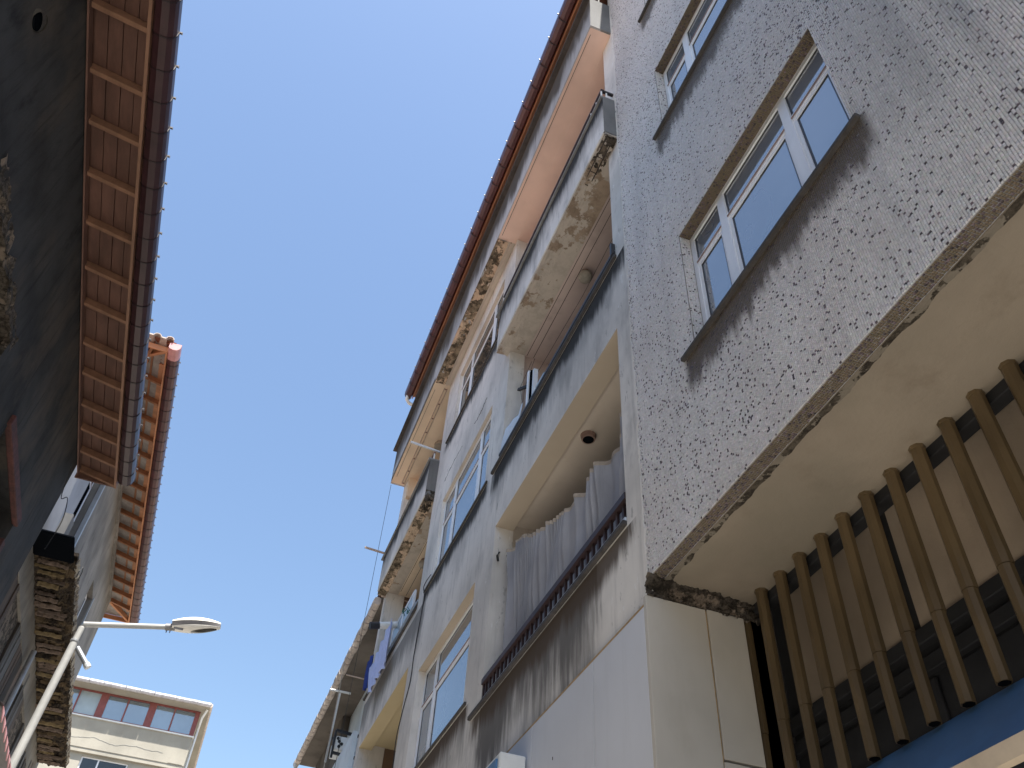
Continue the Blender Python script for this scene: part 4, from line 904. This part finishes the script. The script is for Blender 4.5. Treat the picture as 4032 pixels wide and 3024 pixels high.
# ============================================================ FAR BUILDING closing the street
FX = 32.44; kf = FX / 32
fb = thing('far_building', 'sunlit cream building closing the street with a row of red framed windows under its eave', 'building', (34, 3.5, GROUND))
S = MB()
def wall_x(mb, y0, y1, z0, z1, x, opens, m, back=.2):
    ys_ = sorted({y0, y1, *[o[0] for o in opens], *[o[1] for o in opens]}); zs = sorted({z0, z1, *[o[2] for o in opens], *[o[3] for o in opens]})
    for i in range(len(ys_) - 1):
        for j in range(len(zs) - 1):
            cy = (ys_[i] + ys_[i + 1]) / 2; cz = (zs[j] + zs[j + 1]) / 2
            if any(o[0] < cy < o[1] and o[2] < cz < o[3] for o in opens): continue
            a, b, c, d_ = ys_[i], ys_[i + 1], zs[j], zs[j + 1]
            for xx in (x, x + back): mb.add([(xx, a, c), (xx, b, c), (xx, b, d_), (xx, a, d_)], [(0, 1, 2, 3)], m)
    for a, b, c, d_ in opens:
        for q in ([(x, a, c), (x + back, a, c), (x + back, a, d_), (x, a, d_)], [(x, b, c), (x + back, b, c), (x + back, b, d_), (x, b, d_)], [(x, a, c), (x, b, c), (x + back, b, c), (x + back, a, c)], [(x, a, d_), (x, b, d_), (x + back, b, d_), (x + back, a, d_)]): mb.add(q, [(0, 1, 2, 3)], m)
Y0, Y1 = .735, 8.0
S.box(FX, FX + .12, Y0, Y1, 11.32, 12.30, 'farwall'); S.box(FX + .02, FX + .5, Y0 + .02, Y1, 11.18, 11.318, 'farwall')
wall_x(S, Y0 + .02, Y1, GROUND, 11.18, FX + .12, [(2.50, 4.02, 10.1, 11.1), (.95, 2.1, 8.9, 11.05), (5.2, 7, 10.1, 11.1)], 'farwall')
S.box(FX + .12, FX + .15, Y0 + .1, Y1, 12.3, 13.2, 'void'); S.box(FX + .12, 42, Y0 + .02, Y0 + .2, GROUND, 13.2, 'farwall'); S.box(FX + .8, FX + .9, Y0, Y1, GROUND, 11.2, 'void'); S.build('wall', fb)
MB().box(FX - .05, FX + .12, Y0 - .03, Y1, 12.302, 12.345, 'white_paint').build('sill', fb)
S = MB(); S.box(FX - .46, 43, Y0 - .27, 9, 13.26, 13.40, 'farwall'); S.build('eave_slab', fb)
S = MB(); S.add([(FX - .5, Y0 - .3, 13.42), (FX - .5, 9, 13.42), (37, 9, 14.8), (37, 4, 14.8)], [(0, 1, 2, 3)], 'roofing'); S.add([(FX - .5, Y0 - .3, 13.42), (37, 4, 14.8), (43, 4, 14.8), (43, Y0 - .3, 13.42)], [(0, 1, 2, 3)], 'roofing'); S.build('roof', fb)
prof = [(FX - .47, 13.27), (FX - .53, 13.29), (FX - .56, 13.34), (FX - .545, 13.41), (FX - .47, 13.43)]
t0 = MB().ext(prof, Y0 - .28, Y0 - .036, 'tile_grey', 'y').build('eave_tile', fb, bevel=.006)
for k in range(1, 30): dup(t0, dy=k * .248 + random.uniform(-.01, .01), dz=random.uniform(-.004, .004))
prof = [(Y0 - .27, 13.27), (Y0 - .33, 13.29), (Y0 - .35, 13.34), (Y0 - .34, 13.41), (Y0 - .27, 13.43)]
t0 = MB().ext(prof, FX - .46, FX - .23, 'tile_end').build('eave_tile', fb, bevel=.008)
for k in range(1, 40): dup(t0, dx=k * .25 + random.uniform(-.01, .01))
# window band
zb0, zb1 = 12.346, 13.255
posts = [(.74, .90), (1.585, 1.635), (2.25, 2.50), (3.20, 3.25), (3.90, 4.16), (4.85, 4.90), (5.6, 5.85), (6.5, 6.55), (7.2, 7.4)]
for i, (a, b) in enumerate(posts): MB().box(FX + .02, FX + .08, a, b, zb0 + .05, zb1 - .06, 'farred').build('window_post', fb)
S = MB(); S.box(FX + .02, FX + .08, .74, Y1, zb0, zb0 + .05, 'farred'); S.box(FX + .02, FX + .08, .74, Y1, zb1 - .06, zb1, 'farred'); S.build('window_frame', fb)
for i in range(8): MB().box(FX + .06, FX + .066, posts[i][1], posts[i + 1][0], zb0 + .05, zb1 - .06, 'glass_far' if i != 4 else 'frost').build('pane', fb)
S = MB(); S.box(FX + .18, FX + .22, 2.50, 4.02, 11.06, 11.1, 'pvc'); S.box(FX + .18, FX + .22, 2.50, 4.02, 10.1, 10.14, 'pvc')
for a in (2.50, 3.43, 3.97): S.box(FX + .179, FX + .221, a, a + .05, 10.14, 11.06, 'pvc')
wd = S.build('window', fb); MB().box(FX + .2, FX + .206, 2.55, 3.43, 10.14, 11.06, 'glass_dim').build('pane', wd); MB().box(FX + .2, FX + .206, 3.48, 3.97, 10.14, 11.06, 'glass_dim').build('pane', wd)
MB().box(FX + .2, FX + .22, .97, 2.08, 8.92, 11.03, 'farred').build('window', fb)
q = []
for k in range(60): yy = 4.6 - k * .052; q.append((FX - .002, yy, 11.62 + .10 * fbm(yy * 1.4, 3, 1) - .0))
MB().tube(q, .006, 4, 'ledge_light').build('crack', fb)
MB().box(FX - .012, FX - .001, Y0 + .06, Y0 + .55, 11.34, 11.55, 'farwall').build('patch', fb)
MB().tube([(FX - .3, Y0 - .2, 13.25), (FX - .1, Y0 - .1, 13.0), (FX + .25, Y0 - .08, 12.7), (FX + .25, Y0 - .08, 11.2), (FX + .25, Y0 - .08, GROUND)], .04, 10, 'white_paint').build('downpipe', fb)

# ============================================================ LEFT SHOP AWNING (only its toothed edge reaches the picture)
la = thing('shop_awning', 'grey canvas canopy with a row of pale pink pointed teeth along its lower edge', 'awning', (9.2, 2.3, 2.9))
S = MB(); S.add([(7.85, 1.70, 2.93), (9.6, 1.70, 2.93), (9.6, 2.86, 3.35), (7.85, 2.86, 3.35)], [(0, 1, 2, 3)], 'lamp_grey'); S.add([(7.85, 1.70, 2.96), (9.6, 1.70, 2.96), (9.6, 2.86, 3.38), (7.85, 2.86, 3.38)], [(0, 1, 2, 3)], 'lamp_grey'); S.build('canvas', la)
th = MB().add([(7.87, 1.69, 2.945), (8.02, 1.69, 2.945), (7.945, 1.665, 2.84), (7.87, 1.698, 2.945), (8.02, 1.698, 2.945), (7.945, 1.673, 2.84)], [(0, 1, 2), (5, 4, 3), (0, 2, 5, 3), (2, 1, 4, 5), (1, 0, 3, 4)], 'gutter_pink').build('tooth', la)
for k in range(1, 8): dup(th, dx=k * .215)
